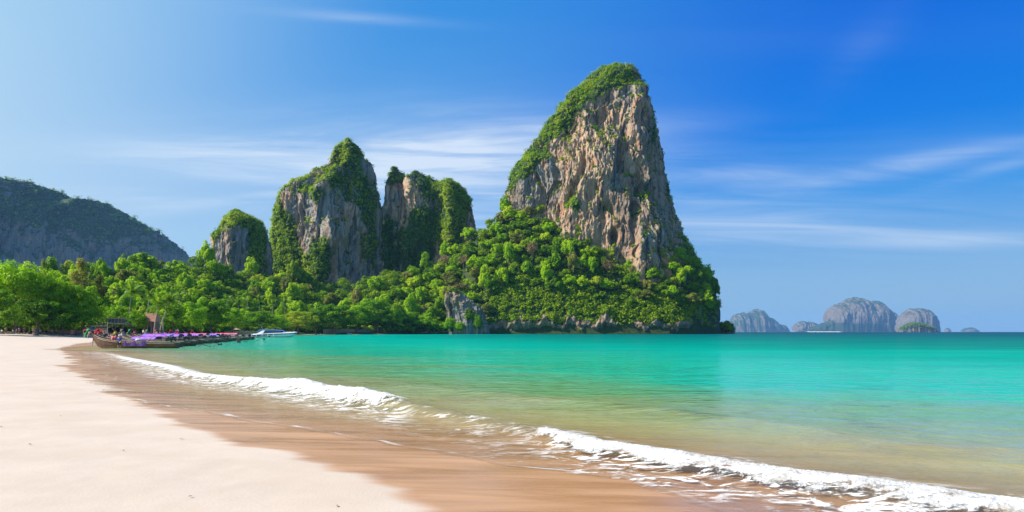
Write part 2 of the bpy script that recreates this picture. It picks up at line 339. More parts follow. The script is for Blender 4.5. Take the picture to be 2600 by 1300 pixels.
# the swash film lies just over the sand up to its thin edge
sz = sand_z(X, Y)
Z = np.where((edge_n < 1.2) & (Y < 95), np.maximum(Z, sz + .004 + .008 * sstep(edge_n, -.2, .4)), Z)
idx = grid_faces(460, len(rs2))
keep = (edge_n.ravel()[idx] > -.05).any(1) & ((Y.ravel()[idx] > -1).all(1))
me = np_mesh('water', np.stack([X, Y, Z], -1).reshape(-1, 3), idx[keep], True, {'ds': ds.ravel(), 'db': db.ravel(), 'ed': edge_n.ravel(), 'wh': white(PX).ravel(), 'lg': (np.log10(1 + np.clip(ds, 0, None)) / 4).ravel()})
t = NT('sea_water'); p = t.pos(); ds = t.attr('ds'); lg = t.attr('lg'); db = t.attr('db'); ed = t.attr('ed')
lgn = t.math('ADD', lg, t.math('MULTIPLY', t.math('SUBTRACT', t.noise(t.scaled(p, (.3, 1, 1)), .11, 5, .65), .5), .17))
# lg: 3 m .15, 8 m .24, 14 m .29, 25 m .35, 55 m .44, 150 m .545, 600 m .69, 3000 m .87
c = t.ramp(lgn, [(.10, (.66, .46, .29)), (.20, (.60, .54, .22)), (.27, (.19, .42, .14)), (.335, (.0, .45, .25)), (.42, (.0, .30, .215)), (.52, (.0, .165, .135)), (.64, (.0, .08, .095)), (.80, (.0, .035, .07))])
opac = t.ramp(lgn, [(.08, (.02,) * 3), (.18, (.34,) * 3), (.27, (.70,) * 3), (.33, (.88,) * 3), (.40, (1,) * 3)])
tint = t.ramp(lgn, [(.05, (.97, .96, .93)), (.2, (.82, .88, .72)), (.32, (.4, .72, .6))])
# ripples at several sizes; the smallest fade out in the thin film
rip = t.math('ADD', t.noise(t.scaled(p, (.75, 1.3, 1)), 1.5, 5, .62, .6), t.math('MULTIPLY', t.noise(t.scaled(p, (.5, 1.2, 1)), .32, 4, .55, .4), 2.2))
rip = t.math('ADD', rip, t.math('ADD', t.math('MULTIPLY', t.noise(p, 6.5, 3, .6), .07), t.math('MULTIPLY', t.noise(t.scaled(p, (.45, 1.2, 1)), .11, 4, .6, .5), 5.)))
nrm = t.bump(rip, t.map(ds, 0., 9., .25, .50), .22)
dif = t.node('ShaderNodeBsdfDiffuse', 0, None, Color=c, Normal=nrm)
trn = t.node('ShaderNodeBsdfTransparent', 0, None, Color=tint)
body = t.node('ShaderNodeMixShader', 0, None, i0=opac, i1=trn, i2=dif)
fres = t.node('ShaderNodeFresnel', 0, None, IOR=1.33, Normal=nrm)
gls = t.node('ShaderNodeBsdfGlossy', 0, None, Color=(1, 1, 1), Roughness=t.map(ds, 20., 600., .06, .22), Normal=nrm)
wat = t.node('ShaderNodeMixShader', 0, None, i0=t.math('MULTIPLY', fres, t.math('ADD', t.map(ds, 1., 8., .22, 1.), t.map(ds, 13., 62., 0., -.86))), i1=body, i2=gls)
# thin lace of foam left on the water by the breaker, and the bright line at the edge of the swash
lace = t.noise(t.scaled(p, (.55, 1.1, 1)), 3.2, 6, .68, 1.2)
ab = t.math('ABSOLUTE', t.math('ADD', db, .55))
fm = t.math('MULTIPLY', t.map(lace, .50, .60), t.math('MULTIPLY', t.map(ab, .3, 1.7, 1., 0.), t.attr('wh')))
line = t.math('MULTIPLY', t.map(t.math('ABSOLUTE', t.math('SUBTRACT', ed, .06)), .0, .085, 1., 0.), t.map(t.noise(p, .8, 4, .6), .45, .66, .05, .6))
patch = t.math('MULTIPLY', t.map(t.noise(t.scaled(p, (.5, 1.5, 1)), 3.4, 6, .68, .9), .58, .68), t.math('MULTIPLY', t.map(db, -3.4, -.3, .0, .55), t.map(db, .0, .5, 1., 0.)))
ff = t.math('MINIMUM', t.math('ADD', t.math('ADD', fm, t.math('MULTIPLY', line, .8)), patch), .95)
foamd = t.node('ShaderNodeBsdfDiffuse', 0, None, Color=(.84, .82, .78))
t.l.new(t.node('ShaderNodeMixShader', 0, None, i0=ff, i1=wat, i2=foamd), t.out.inputs[0])
tag(link('water', me, t.m), 'turquoise sea shading to green and clear brown at the beach', None, None, 'structure')

# foam: a lumpy roll of white water on the crest, torn at its edges
t = NT('foam'); p = t.pos(); mk = t.attr('mask')
n1 = t.noise(p, 9, 6, .7); n2 = t.noise(p, 2.4, 4, .6)
M_FOAM = t.set(Base_Color=t.mix(t.map(n2, .3, .62), (.50, .46, .40), (.74, .74, .735)), Roughness=.8, Normal=t.bump(n1, 1., .05))
ln = t.math('ADD', t.math('MULTIPLY', t.noise(t.scaled(p, (.6, 1.2, 1)), 4.2, 7, .70, 1.1), .6), t.math('MULTIPLY', t.noise(p, 13., 5, .7, .6), .4))
lc = t.math('ADD', t.math('MULTIPLY', t.math('SUBTRACT', ln, .5), 3.4), t.math('SUBTRACT', mk, .42))
t.l.new(t.node('ShaderNodeMixShader', 0, None, i0=t.map(lc, -.05, .45, 0., .97), i1=t.node('ShaderNodeBsdfTransparent'), i2=t.b.outputs[0]), t.out.inputs[0])
yb = np.geomspace(_B[0, 0], 60, 3400); nc = 34
u = np.linspace(-1, 1, nc); YB, U = np.meshgrid(yb, u, indexing='ij')
XBv = xb(YB); tx = np.gradient(xb(yb), yb); nrm_ = np.sqrt(1 + tx**2); nx, ny = (1 / nrm_)[:, None], (-tx / nrm_)[:, None]
pxb = CX + F * xb(yb) / yb
wid = interp(pxb, [(200, .7), (330, .5), (560, .5), (760, .75), (980, .5), (1190, .32), (1400, .32), (1600, .40), (2000, .46), (2400, .48), (2800, .48)])[:, None] * (1 + .3 * pn(yb * .9, 3.)[:, None])
shift = -.35 * wid
Xf = XBv + nx * (U * wid + shift); Yf = YB + ny * (U * wid + shift)
hgt = crest(pxb)[:, None]
pr = np.where(U < 0, (1 - U**2) * .75, 1 - np.abs(U)**2.4)
lump = .7 + .32 * np.abs(fbm(Xf * 2.2, Yf * 2.2, 1., 4)) + .16 * fbm(Xf * 9, Yf * 9, 2., 3)
dbf = U * wid + shift                               # the foam rides on the same crest as the water, a little above it
prf = np.where(dbf > 0, np.exp(-(dbf / .9)**2), np.exp(-(dbf / .38)**2))
Zf = .006 + .026 * sstep(U, -1, -.4) + hgt * prf * sstep(YB, 80, 60) + (.02 + .5 * hgt) * np.clip(pr, 0, 1) * np.clip(lump - .35, .05, 1.2)
Zf += .010 * fbm(Xf * 22, Yf * 22, 3., 2)
mask = white(pxb)[:, None]**.85 * 1.08 * np.where(U < 0, 1 - .92 * np.abs(U)**1.3, 1 - np.abs(U)**5) + .42 * fbm(Xf * 1.3, Yf * 1.3, 5., 3) - .42 * (1 - white(pxb)[:, None])
mask = np.where(white(pxb)[:, None] < .05, -1, mask)
idx = grid_faces(nc, len(yb)); k = (mask.ravel()[idx] > -.05).sum(1) >= 3
me = np_mesh('foam', np.stack([Xf, Yf, Zf], -1).reshape(-1, 3), idx[k], True, {'mask': mask.ravel()})
tag(link('wave_foam', me, M_FOAM), 'white foam of the small wave breaking along the beach', None, None, 'stuff')
mb = MB()
for px0, py0, n, sx_, sz_ in ((770, 975, 130, .8, .55), (745, 978, 40, .5, .3), (925, 1004, 60, .6, .3), (1640, 1136, 40, .3, .10), (620, 966, 20, .6, .2)):
    bx, by = G(px0, py0 + 14)
    for i in range(n):
        h = abs(random.gauss(0, sz_)) ; r = random.uniform(.004, .013) * (1 - .4 * min(1, h))* by / 22
        mb.ball((bx + random.gauss(0, sx_) * .6, by + random.gauss(0, .3), .18 + h), (r, r, r * random.uniform(.8, 2.)), 5, 3)
tag(mb.obj('wave_spray', M_FOAM), 'drops of spray flying off the breaking wave crest', None, None, 'stuff')
# leaf bits and pebbles on the dry sand
mb = MB()
for i in range(45):
    y = 5.2 + 40 * random.random()**1.8; x = random.uniform(-.85 * y, 0)
    if seaward(np.array(x), np.array(y), xd) > -.4: continue
    z = float(sand_z(np.array(x), np.array(y))) + .006; r = random.uniform(.008, .028)
    a = random.random() * 6.3; pts = [(x + r * q * math.cos(a + k * 1.05), y + r * q * math.sin(a + k * 1.05), z + random.uniform(0, .008)) for k, q in enumerate((1.8, .8, .7, 1.6, .9, .7))]
    mb.add(pts + [(x, y, z + .014)], [(k, (k + 1) % 6, 6) for k in range(6)])
tag(mb.obj('beach_litter', plain('dead_leaf', (.30, .18, .11), .8)), 'brown leaf bits and pebbles scattered over the dry sand', None, None, 'stuff')

# ------------------------------------------------------------------ hills: the ground behind the beach and under the cliffs
PB = [(-300, 165), (0, 182), (200, 202), (300, 218), (400, 245), (480, 305), (640, 425), (800, 505), (1000, 562), (1030, 585), (1200, 592), (1500, 596), (1700, 598), (1770, 612), (1830, 645)]
PT = [(-300, 380), (0, 400), (300, 450), (540, 560), (700, 610), (900, 665), (1000, 665), (1150, 680), (1400, 668), (1450, 652), (1500, 636), (1700, 634), (1760, 650), (1830, 690)]
PH = [(-300, 730), (0, 735), (200, 732), (260, 730), (300, 722), (345, 700), (400, 714), (450, 702), (500, 688), (540, 684), (560, 715), (640, 725), (760, 738), (840, 748), (900, 742), (960, 720), (1010, 715), (1060, 705), (1110, 688), (1150, 655), (1190, 618), (1230, 590), (1280, 562), (1330, 552), (1400, 556), (1450, 572), (1480, 618), (1520, 655), (1560, 668), (1640, 676), (1700, 676), (1745, 664), (1790, 705), (1822, 765), (1830, 846)]
PE = [(-300, 1.5), (300, 1.5), (800, 2.2), (1000, 1.3), (1060, .95), (1200, .8), (1830, .7)]
def hill(px, Y):
    b, tp, e = interp(px, PB), interp(px, PT), interp(px, PE)
    t = np.clip((Y - b) / (tp - b), 0, 1.0)
    top = (HY - interp(px, PH)) / F * tp + CAMZ
    t2 = np.clip((Y - tp) / 60, 0, 1)
    return 1.5 + (top - 1.5) * t**e * (1 - .25 * t2)
pxs = np.linspace(-300, 1828, 400); tt = np.concatenate([[-.02], np.linspace(0, 1.6, 90)])
P, T = np.meshgrid(pxs, tt)
Yh = interp(P, PB) + (interp(P, PT) - interp(P, PB)) * T
Zh = hill(P, Yh) + 2.5 * fbm(P * .02, Yh * .03, 0, 3) * sstep(T, .05, .25); Zh[0] = .4
Xh = (P - CX) / F * Yh
t = NT('forest_floor'); p = t.pos(); n = t.noise(p, .5, 6, .7)
M_FLOOR = t.set(Base_Color=t.ramp(n, [(.3, (.015, .03, .010)), (.55, (.035, .06, .014)), (.75, (.06, .08, .02))]), Roughness=.95, Normal=t.bump(n, .8, .6))
tag(link('hillside', np_mesh('hillside', np.stack([Xh, Yh, Zh], -1).reshape(-1, 3), grid_faces(400, len(tt)), True), M_FLOOR), 'forested slope rising from the beach to the cliffs', None, None, 'structure')

# ------------------------------------------------------------------ leaves
def leaf_quads(C, N, size, seed, squash=1.):
    """one small leaf spray (a bent quad) at each centre C facing about N"""
    r = np.random.default_rng(seed); n = len(C)
    N = N + r.normal(size=(n, 3)) * .45; N /= np.linalg.norm(N, axis=1)[:, None]
    A = np.cross(N, r.normal(size=(n, 3))); A /= np.linalg.norm(A, axis=1)[:, None] + 1e-9; B = np.cross(N, A)
    s = (size * r.uniform(.6, 1.35, n))[:, None]; k = r.uniform(.45, .85, n)[:, None]
    fold = N * s * .22
    V = np.stack([C - A * s, C - B * s * k + fold, C + A * s * .9, C + B * s * k + fold], 1)
    return V.reshape(-1, 3)
def clump_points(cent, rad, n, r, flat=1., up=.25):
    D = r.normal(size=(len(cent), n, 3)); D[..., 2] += up; D /= np.linalg.norm(D, axis=2)[..., None]
    q = r.uniform(.55, 1.05, (len(cent), n, 1)) * np.asarray(rad).reshape(-1, 1, 1)
    P = D * q; P[..., 2] *= flat
    Nn = D.copy(); Nn[..., 2] += .6
    return (cent[:, None, :] + P).reshape(-1, 3), Nn.reshape(-1, 3)
def leaf_mesh(name, C, N, size, tint, seed):
    V = leaf_quads(C, N, size, seed)
    return np_mesh(name, V, np.arange(len(V)).reshape(-1, 4), False, {'tint': np.repeat(np.clip(tint, 0, 1), 4)})
def crown(name, seed, Rx, H, nc, cr, nl, leaf, shape='dome'):
    r = np.random.default_rng(seed)
    D = r.normal(size=(nc, 3)); D[:, 2] = np.abs(D[:, 2]) * (1. if shape != 'tall' else 1.2) - .35; D /= np.linalg.norm(D, axis=1)[:, None]
    q = r.uniform(.55, 1.0, (nc, 1)); c = D * q * np.array([Rx, Rx, H])
    if shape == 'shelf':
        lv = r.choice([.15, .42, .68, .92], nc); rad = np.sqrt(r.random(nc)) * Rx * np.interp(lv, [0, .45, 1], [.9, 1.05, .55]); an = r.random(nc) * 6.283
        c = np.stack([rad * np.cos(an), rad * np.sin(an), (lv * 2 - 1) * H * .9 + r.normal(size=nc) * .75], 1)
    if shape == 'wisp':
        c[:, 2] = r.uniform(-1, 1, nc) * H; k = np.interp(c[:, 2] / H, [-1, -.3, 1], [.7, 1, .15]); c[:, :2] *= k[:, None]
    lob = 1 + .35 * np.sin(3 * np.arctan2(c[:, 1], c[:, 0]) + seed)
    c[:, :2] *= lob[:, None] * .95
    cr_ = cr * r.uniform(.7, 1.3, nc)
    flat = {'shelf': .52, 'wisp': 1.2}.get(shape, .75)
    C, N = clump_points(c, cr_, nl, r, flat)
    tint = np.repeat(r.uniform(.15, .85, nc), nl) + r.normal(size=len(C)) * .12
    return leaf_mesh(name, C, N, leaf, tint, seed + 5)
def trunk_mesh(name, h, r0, seed, limbs=4, spread=3.):
    r = random.Random(seed); m = MB(); b = [(0, 0, -1)]
    for i in range(1, 6): b.append((r.uniform(-.25, .25) * i * .4, r.uniform(-.25, .25) * i * .4, h * i / 5))
    m.tube(b, [r0 * (1 - .11 * i) for i in range(6)], 7)
    for k in range(limbs):
        a = k * 6.283 / limbs + r.random(); s = b[3 + k % 2]
        m.tube([s, (s[0] + math.cos(a) * spread * .5, s[1] + math.sin(a) * spread * .5, s[2] + h * .22), (s[0] + math.cos(a) * spread, s[1] + math.sin(a) * spread, s[2] + h * .36)], [r0 * .45, r0 * .3, r0 * .12], 5)
    return m.mesh(name)
CROWNS = [crown('crown', 20 + i, 5.6, 4.6 + .8 * (i % 3), 46, 1.75, 62, .52, ('dome', 'tall', 'dome', 'dome')[i % 4]) for i in range(7)]
SPARSE = [crown('crown', 60 + i, 5., 3.6, 40, 1.2, 22, .38, 'dome') for i in range(2)]
SHELF = [crown('crown', 40 + i, 8.0, 4.6, 105, 1.75, 100, .30, 'shelf') for i in range(5)]
BIGDOME = [crown('crown', 50 + i, 8.0, 7.0, 110, 1.8, 120, .30, 'dome') for i in range(3)]
WISP = [crown('crown', 70 + i, 4.2, 8.5, 120, 1.0, 46, .24, 'wisp') for i in range(2)]
TRUNKS = [trunk_mesh('trunk', 7., .38, i, 4, 3.) for i in range(4)]
BIGTRUNK = [trunk_mesh('trunk', 8., .5, 10 + i, 6, 5.5) for i in range(3)]
def tree(name, crown_me, trunk_me, loc, rz, s, lift, mat, label, group, cat='tree'):
    e = empty(name, loc, rz, label, cat, group, s)
    k = link('trunk', trunk_me, None, e)
    if not trunk_me.materials: trunk_me.materials.append(M_BARK)
    c = link('crown', crown_me, None, e)
    if not crown_me.materials: crown_me.materials.append(None)
    c.material_slots[0].link = 'OBJECT'; c.material_slots[0].material = mat
    c.location.z = lift; return e

# ------------------------------------------------------------------ cliffs
SHRUBS = []                                          # (centre, radius, tint) of greenery that clings to rock, per cliff
def veg_amount(px, py, Nz, spots, up0, noise, upw=1.):
    v = upw * sstep(Nz, up0, up0 + .4)
    for (cx, cy_, rx, ry, a) in spots:
        v = v + a * np.exp(-(((px - cx) / rx)**2 + ((py - cy_) / ry)**2))
    return v + .35 * noise
def grid_normals(P, closed):
    du = (np.roll(P, -1, 1) - np.roll(P, 1, 1)) if closed else np.gradient(P, axis=1); dv = np.gradient(P, axis=0)
    n = np.cross(du, dv); return n / (np.linalg.norm(n, axis=2)[..., None] + 1e-9)
def shrub_cover(P, N, veg, name, parent, label, count, rmin, rmax, leaves, leaf, seed, tint0=.5, front=True):
    r = np.random.default_rng(seed)
    flat = veg.ravel(); Pf = P.reshape(-1, 3); Nf = N.reshape(-1, 3)
    a = np.linalg.norm(np.cross(np.roll(P, -1, 1) - P, np.roll(P, -1, 0) - P), axis=2).ravel(); a = np.minimum(a, np.percentile(a, 98))
    pr = np.clip(flat - .35, 0, .5) * a
    if front: pr = pr * np.where(Nf[:, 1] > .35, .08, 1)
    pr = np.where(Pf[:, 2] < 1, 0, pr)
    if pr.sum() <= 0: return
    i = r.choice(len(pr), count, p=pr / pr.sum())
    rad = r.uniform(rmin, rmax, count) * np.clip(.55 + flat[i] * .5, .6, 1.25)
    c = Pf[i] + Nf[i] * (rad * .35)[:, None]
    C, Nn = clump_points(c, rad, leaves, r, .85, .35)
    Nn = Nn + np.repeat(Nf[i], leaves, 0) * .4
    big = fbm(c[:, 0] * .05, c[:, 1] * .05, c[:, 2] * .05, 2)
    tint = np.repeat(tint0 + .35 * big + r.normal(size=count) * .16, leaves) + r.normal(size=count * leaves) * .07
    o = link(name, leaf_mesh(name, C, Nn, leaf, tint, seed + 1), M_SHRUB, parent); tag(o, label, None, None, 'stuff')
def karst(name, left, right, Yc, section, depth, nu, nv, mat, label, spots, cuts=(), up0=.35, amp=1., zmin=-3., shrubs=None, seed=0, upw=1., tint0=.5, fs=1., warm=(), dark=()):
    """a limestone tower: horizontal rings between a left and a right outline (photo pixels at distance Yc)"""
    toz = lambda y: CAMZ + (HY - y) / F * Yc; tox = lambda x: (x - CX) / F * Yc
    L = [(toz(y), tox(x)) for x, y in left]; Rr = [(toz(y), tox(x)) for x, y in right]
    ztop = max(z for z, _ in L + Rr)
    z = zmin + (ztop - zmin) * np.linspace(0, 1, nv)**.97
    xl, xr = interp(z, L), interp(z, Rr)
    sec = np.array(section + section[:1], float); seg = np.concatenate([[0], np.cumsum(np.linalg.norm(np.diff(sec, axis=0), axis=1))])
    fine = np.linspace(0, seg[-1], 2000); sx_, sy_ = np.interp(fine, seg, sec[:, 0]), np.interp(fine, seg, sec[:, 1])
    ker = np.hanning(75); ker /= ker.sum()
    sx_ = np.convolve(np.concatenate([sx_[-200:], sx_, sx_[:200]]), ker, 'same')[200:-200]; sy_ = np.convolve(np.concatenate([sy_[-200:], sy_, sy_[:200]]), ker, 'same')[200:-200]
    sx_ = sx_ / np.abs(sx_).max()
    dens = np.where(sy_ > .15, .25, 1.); cum = np.cumsum(dens); cum = (cum - cum[0]) / (cum[-1] - cum[0])
    u = np.interp(np.linspace(0, 1, nu, endpoint=False), cum, np.arange(2000))
    s_, d_ = np.interp(u, np.arange(2000), sx_), np.interp(u, np.arange(2000), sy_)
    half = np.maximum((xr - xl) / 2, .3); mid = (xl + xr) / 2
    dep = np.minimum(depth * (half / half.max())**.8, depth)
    Xk = mid[:, None] + half[:, None] * s_[None]; Yk = Yc + dep[:, None] * d_[None]; Zk = np.repeat(z[:, None], nu, 1)
    P = np.stack([Xk, Yk, Zk], -1)
    N = grid_normals(P, True); Nh = N.copy(); Nh[..., 2] *= .3; Nh /= np.linalg.norm(Nh, axis=2)[..., None] + 1e-9
    q = seed * 13.7
    kf = fs; Xn, Yn, Zn = Xk / kf, Yk / kf, Zk / kf
    wx = Xn + 5 * pn(Xn * .03 + q, Yn * .03, Zn * .03) + 1.2 * pn(Xn * .15, Yn * .15, Zn * .1 + q); wy = Yn + 5 * pn(Xn * .03, Yn * .03 + q, Zn * .03 + 9)
    side = 1 - .85 * sstep(np.abs(s_), .72, .95)[None]
    d = 11 * side * fbm(Xn / 60 + q, Yn / 60, Zn / 85, 3, .55) + .7 * (ridged(wx / 2.4 + q, wy / 2.4, Zn / 30, 1) - .6)
    d += 4.0 * (.4 + .6 * side) * (ridged(wx / 24 + q, wy / 24, Zn / 120, 2) - .8) * (.6 + .6 * sstep(pn(Xn / 70, Yn / 70, Zn / 60 + q), -.3, .4))
    d += 1.5 * (ridged(wx / 9 + q, wy / 9, Zn / 38, 3) - .8) * (.5 + .9 * sstep(pn(Xn / 40 + q, Yn / 40, Zn / 40), -.3, .4))
    d += 1.0 * (ridged(wx / 3.6, wy / 3.6, Zn / 15 + q, 2) - .8)
    d += 1.3 * fbm(wx / 5, wy / 5, Zn / 8, 4, .6)
    d -= 4.6 * sstep(pn(wx / 8 + 3, wy / 8 + q, Zn / 26), .26, .42) * sstep(pn(Xn / 45, Yn / 45 + q, Zn / 45), -.25, .3) + 1.5 * sstep(pn(wx / 3.4 + q, wy / 3.4, Zn / 9), .28, .5)   # pockets and dripstone hollows
    d += 2.2 * np.abs(pn(Xn / 30 + 5, Yn / 30, Zn / 11 + q))          # ledges
    d = d * kf
    end = np.sqrt(sstep(ztop - z, 0, 14))[:, None]
    d = d * amp * (.3 + .7 * end)
    PXk, PYk = CX + F * Xk / Yk, HY - F * (Zk - CAMZ) / Yk
    for (cx, cy_, rx, ry, tilt, dd) in cuts:                            # caves and clefts
        ca, sa = math.cos(R(tilt)), math.sin(R(tilt)); a = (PXk - cx) * ca + (PYk - cy_) * sa; b = -(PXk - cx) * sa + (PYk - cy_) * ca
        jit = 1 + .35 * fbm(Xk / 9, Yk / 9, Zk / 9, 2)
        d -= dd * np.exp(-((a / rx)**2 + (b / ry)**2)**1.6 * jit) * (d_ < .2)[None]
    P = P + Nh * d[..., None]
    N = grid_normals(P, True)
    PXk, PYk = CX + F * P[..., 0] / P[..., 1], HY - F * (P[..., 2] - CAMZ) / P[..., 1]
    veg = veg_amount(PXk, PYk, N[..., 2], spots, up0, fbm(P[..., 0] / 14 + q, P[..., 1] / 14, P[..., 2] / 26, 3), upw)
    blob = lambda sp: sum((a_ * np.exp(-(((PXk - x_) / rx)**2 + ((PYk - y_) / ry)**2)) for x_, y_, rx, ry, a_ in sp), np.zeros(PXk.shape)).ravel()
    me = np_mesh(name, P.reshape(-1, 3), grid_faces(nu, nv, True), True, {'veg': veg.ravel(), 'warm': blob(warm), 'dark': blob(dark)})
    o = tag(link(name, me, mat), label, None, None, 'structure')
    if shrubs:
        n, rmin, rmax, lv, lf, lab = shrubs
        shrub_cover(P, N, veg, 'clinging_shrubs', o, lab, n, rmin, rmax, lv, lf, 300 + seed, tint0)
    return o
def ridge(name, top, Yc, depth, nu, nv, mat, label, amp=1., pw=.55, spots=(), up0=.4, shrubs=None, seed=0, base=842.7, upw=1., fs=1., tint0=.5, turn=0., rough=3.):
    """a rocky hill or island below a skyline (photo pixels at distance Yc)"""
    top = np.array(top, float); px = np.interp(np.linspace(0, 1, nu), np.linspace(0, 1, len(top)), top[:, 0]); px = np.linspace(top[0, 0], top[-1, 0], nu)
    Y0 = Yc; Yc = Yc + turn * (px - px.mean()) / (px[-1] - px[0])
    h = np.maximum((base - np.interp(px, top[:, 0], top[:, 1]) + rough * fbm(px / 18, seed * 3.3, 0, 4, .65) * np.clip((base - np.interp(px, top[:, 0], top[:, 1])) / 40, 0, 1)) / F * Yc, .2)
    x = (px - CX) / F * Yc
    v = np.linspace(0, math.pi * .8, nv)
    V, H = np.meshgrid(v, h, indexing='ij'); X = np.repeat(x[None], nv, 0)
    dep = depth * (H / h.max())**.5
    Z = -2 + (H + 2) * np.sin(np.clip(V, 0, math.pi))**pw; Yk = Yc - dep * np.cos(V)
    P = np.stack([X, Yk, Z], -1); N = grid_normals(P, False); Nh = N.copy(); Nh[..., 2] *= .4
    q = seed * 7.7
    k = fs
    d = 7 * fbm(X / 45 / k + q, Yk / 45 / k, Z / 60 / k, 3) + 4 * (ridged(X / 22 / k + q, Yk / 22 / k, Z / 90 / k, 2) - .8) + 2 * (ridged(X / 9 / k, Yk / 9 / k + q, Z / 40 / k, 2) - .8) + 1.2 * fbm(X / 4 / k, Yk / 4 / k, Z / 7 / k, 2)
    P = P + Nh * (d * amp)[..., None] * np.clip(H / 12, .15, 1)[..., None]
    N = grid_normals(P, False)
    PXk, PYk = CX + F * P[..., 0] / P[..., 1], HY - F * (P[..., 2] - CAMZ) / P[..., 1]
    veg = veg_amount(PXk, PYk, N[..., 2], spots, up0, fbm(P[..., 0] / 16 / k + q, P[..., 1] / 16 / k, P[..., 2] / 26 / k, 3), upw)
    o = tag(link(name, np_mesh(name, P.reshape(-1, 3), grid_faces(nu, nv), True, {'veg': veg.ravel()}), mat), label, None, None, 'structure')
    if shrubs:
        n, rmin, rmax, lv, lf, lab = shrubs
        shrub_cover(P, N, veg, 'clinging_shrubs', o, lab, n, rmin, rmax, lv, lf, 500 + seed, tint0, False)
    return o
SEC_MAIN = [(-1, .2), (-.78, -.40), (-.40, -.62), (-.33, -.80), (.05, -1.0), (.28, -1.04), (.58, -.96), (.66, -.82), (.86, -.25), (1, .2), (.75, .8), (-.6, .8)]
karst('limestone_cliff', [(1262, 860), (1268, 600), (1275, 535), (1281, 500), (1288, 470), (1303, 428), (1335, 390), (1372, 345), (1400, 303), (1432, 265), (1490, 206), (1530, 178), (1560, 171)],
      [(1822, 860), (1823, 735), (1812, 700), (1778, 660), (1748, 610), (1727, 560), (1708, 505), (1692, 450), (1681, 400), (1672, 350), (1655, 295), (1638, 250), (1622, 215), (1600, 186), (1562, 171)],
      690, SEC_MAIN, 66, 820, 400, M_ROCK, 'tallest grey and tan limestone tower with a leaf-covered top above the sea',
      [(1295, 450, 18, 40, .8), (1325, 395, 20, 26, .9), (1385, 330, 22, 24, .9), (1450, 262, 26, 22, .9), (1560, 195, 62, 34, 1.1), (1480, 235, 45, 30, .9), (1420, 305, 38, 38, .9), (1350, 385, 45, 40, .8), (1310, 430, 22, 60, .4), (1330, 440, 14, 16, .8), (1795, 720, 44, 80, .8), (1750, 610, 18, 60, .8), (1700, 470, 10, 60, .7), (1660, 330, 10, 60, .6), (1460, 520, 22, 20, .9), (1445, 380, 12, 18, .5), (1760, 820, 40, 30, .35)],
      cuts=[(1558, 600, 11, 20, 0, 16), (1640, 478, 22, 13, -10, 10), (1452, 490, 13, 40, 22, 11), (1478, 430, 8, 36, 12, 8), (1572, 400, 9, 40, 4, 6), (1610, 560, 10, 70, 0, 7), (1590, 330, 10, 22, 10, 5), (1530, 540, 9, 36, -8, 5), (1770, 838, 18, 9, 0, 10), (1670, 834, 14, 6, 0, 7)],
      shrubs=(3000, 1.0, 2.6, 34, .55, 'green shrubs and grass on the ledges of the tallest cliff'), seed=1, up0=.34, tint0=.55,
      warm=[(1475, 400, 45, 120, .7), (1540, 320, 60, 50, .4), (1500, 600, 50, 60, .5), (1650, 660, 60, 40, .4), (1350, 480, 60, 80, -.8), (1580, 245, 50, 36, -.6), (1690, 520, 20, 120, -.6), (1570, 470, 40, 60, -.3)],
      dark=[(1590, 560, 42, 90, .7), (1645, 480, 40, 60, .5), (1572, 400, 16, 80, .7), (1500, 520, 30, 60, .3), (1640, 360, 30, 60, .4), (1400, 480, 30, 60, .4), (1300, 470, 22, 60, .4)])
SEC_SHADE = [(-1, .2), (-.85, -.5), (-.62, -1.), (.1, -.62), (.7, -.3), (1, .2), (.7, .8), (-.6, .8)]
SEC_MID = [(-1, .25), (-.88, -.3), (-.4, -.55), (-.22, -.62), (0., -1.), (.12, -1.), (.5, -.5), (.8, -.15), (1, .2), (.7, .8), (-.6, .8)]
karst('limestone_cliff', [(683, 860), (686, 600), (700, 545), (704, 520), (708, 500), (745, 470), (790, 446), (828, 420), (846, 385), (868, 362), (884, 358)],
      [(985, 860), (972, 640), (968, 560), (962, 510), (952, 470), (942, 420), (925, 388), (905, 366), (886, 358)],
      735, SEC_MID, 50, 560, 330, M_ROCKGREY, 'second tallest limestone tower, narrow topped, with creepers down its left side',
      [(880, 385, 40, 28, 1.), (905, 470, 40, 70, .75), (940, 600, 28, 120, .75), (700, 600, 26, 110, 1.15), (735, 590, 26, 60, .75), (770, 690, 55, 60, 1.0), (800, 500, 22, 22, .7), (815, 640, 26, 60, .85), (845, 450, 16, 40, .7), (760, 480, 50, 14, .6), (690, 690, 40, 60, .9)],
      cuts=[(820, 540, 10, 60, 8, 7), (775, 560, 7, 40, 0, 5)], shrubs=(3400, 1.1, 2.7, 30, .6, 'creepers and shrubs hanging on the second tower'), seed=2, up0=.4, tint0=.72)
karst('limestone_cliff', [(545, 860), (543, 690), (541, 640), (538, 605), (560, 580), (572, 555), (585, 543), (600, 540)],
      [(690, 860), (682, 640), (668, 590), (655, 565), (628, 552), (605, 540)],
      640, SEC_MID, 34, 300, 170, M_ROCKGREY, 'small pale limestone outcrop with a leafy cap left of the second tower',
      [(600, 555, 50, 20, 1.), (550, 590, 14, 24, .9), (655, 590, 20, 24, .9), (650, 660, 28, 70, 1.0), (543, 660, 6, 50, .8)], shrubs=(850, 1.0, 2.4, 30, .55, 'shrubs on the small outcrop'), seed=3, up0=.4, amp=.7, tint0=.68)
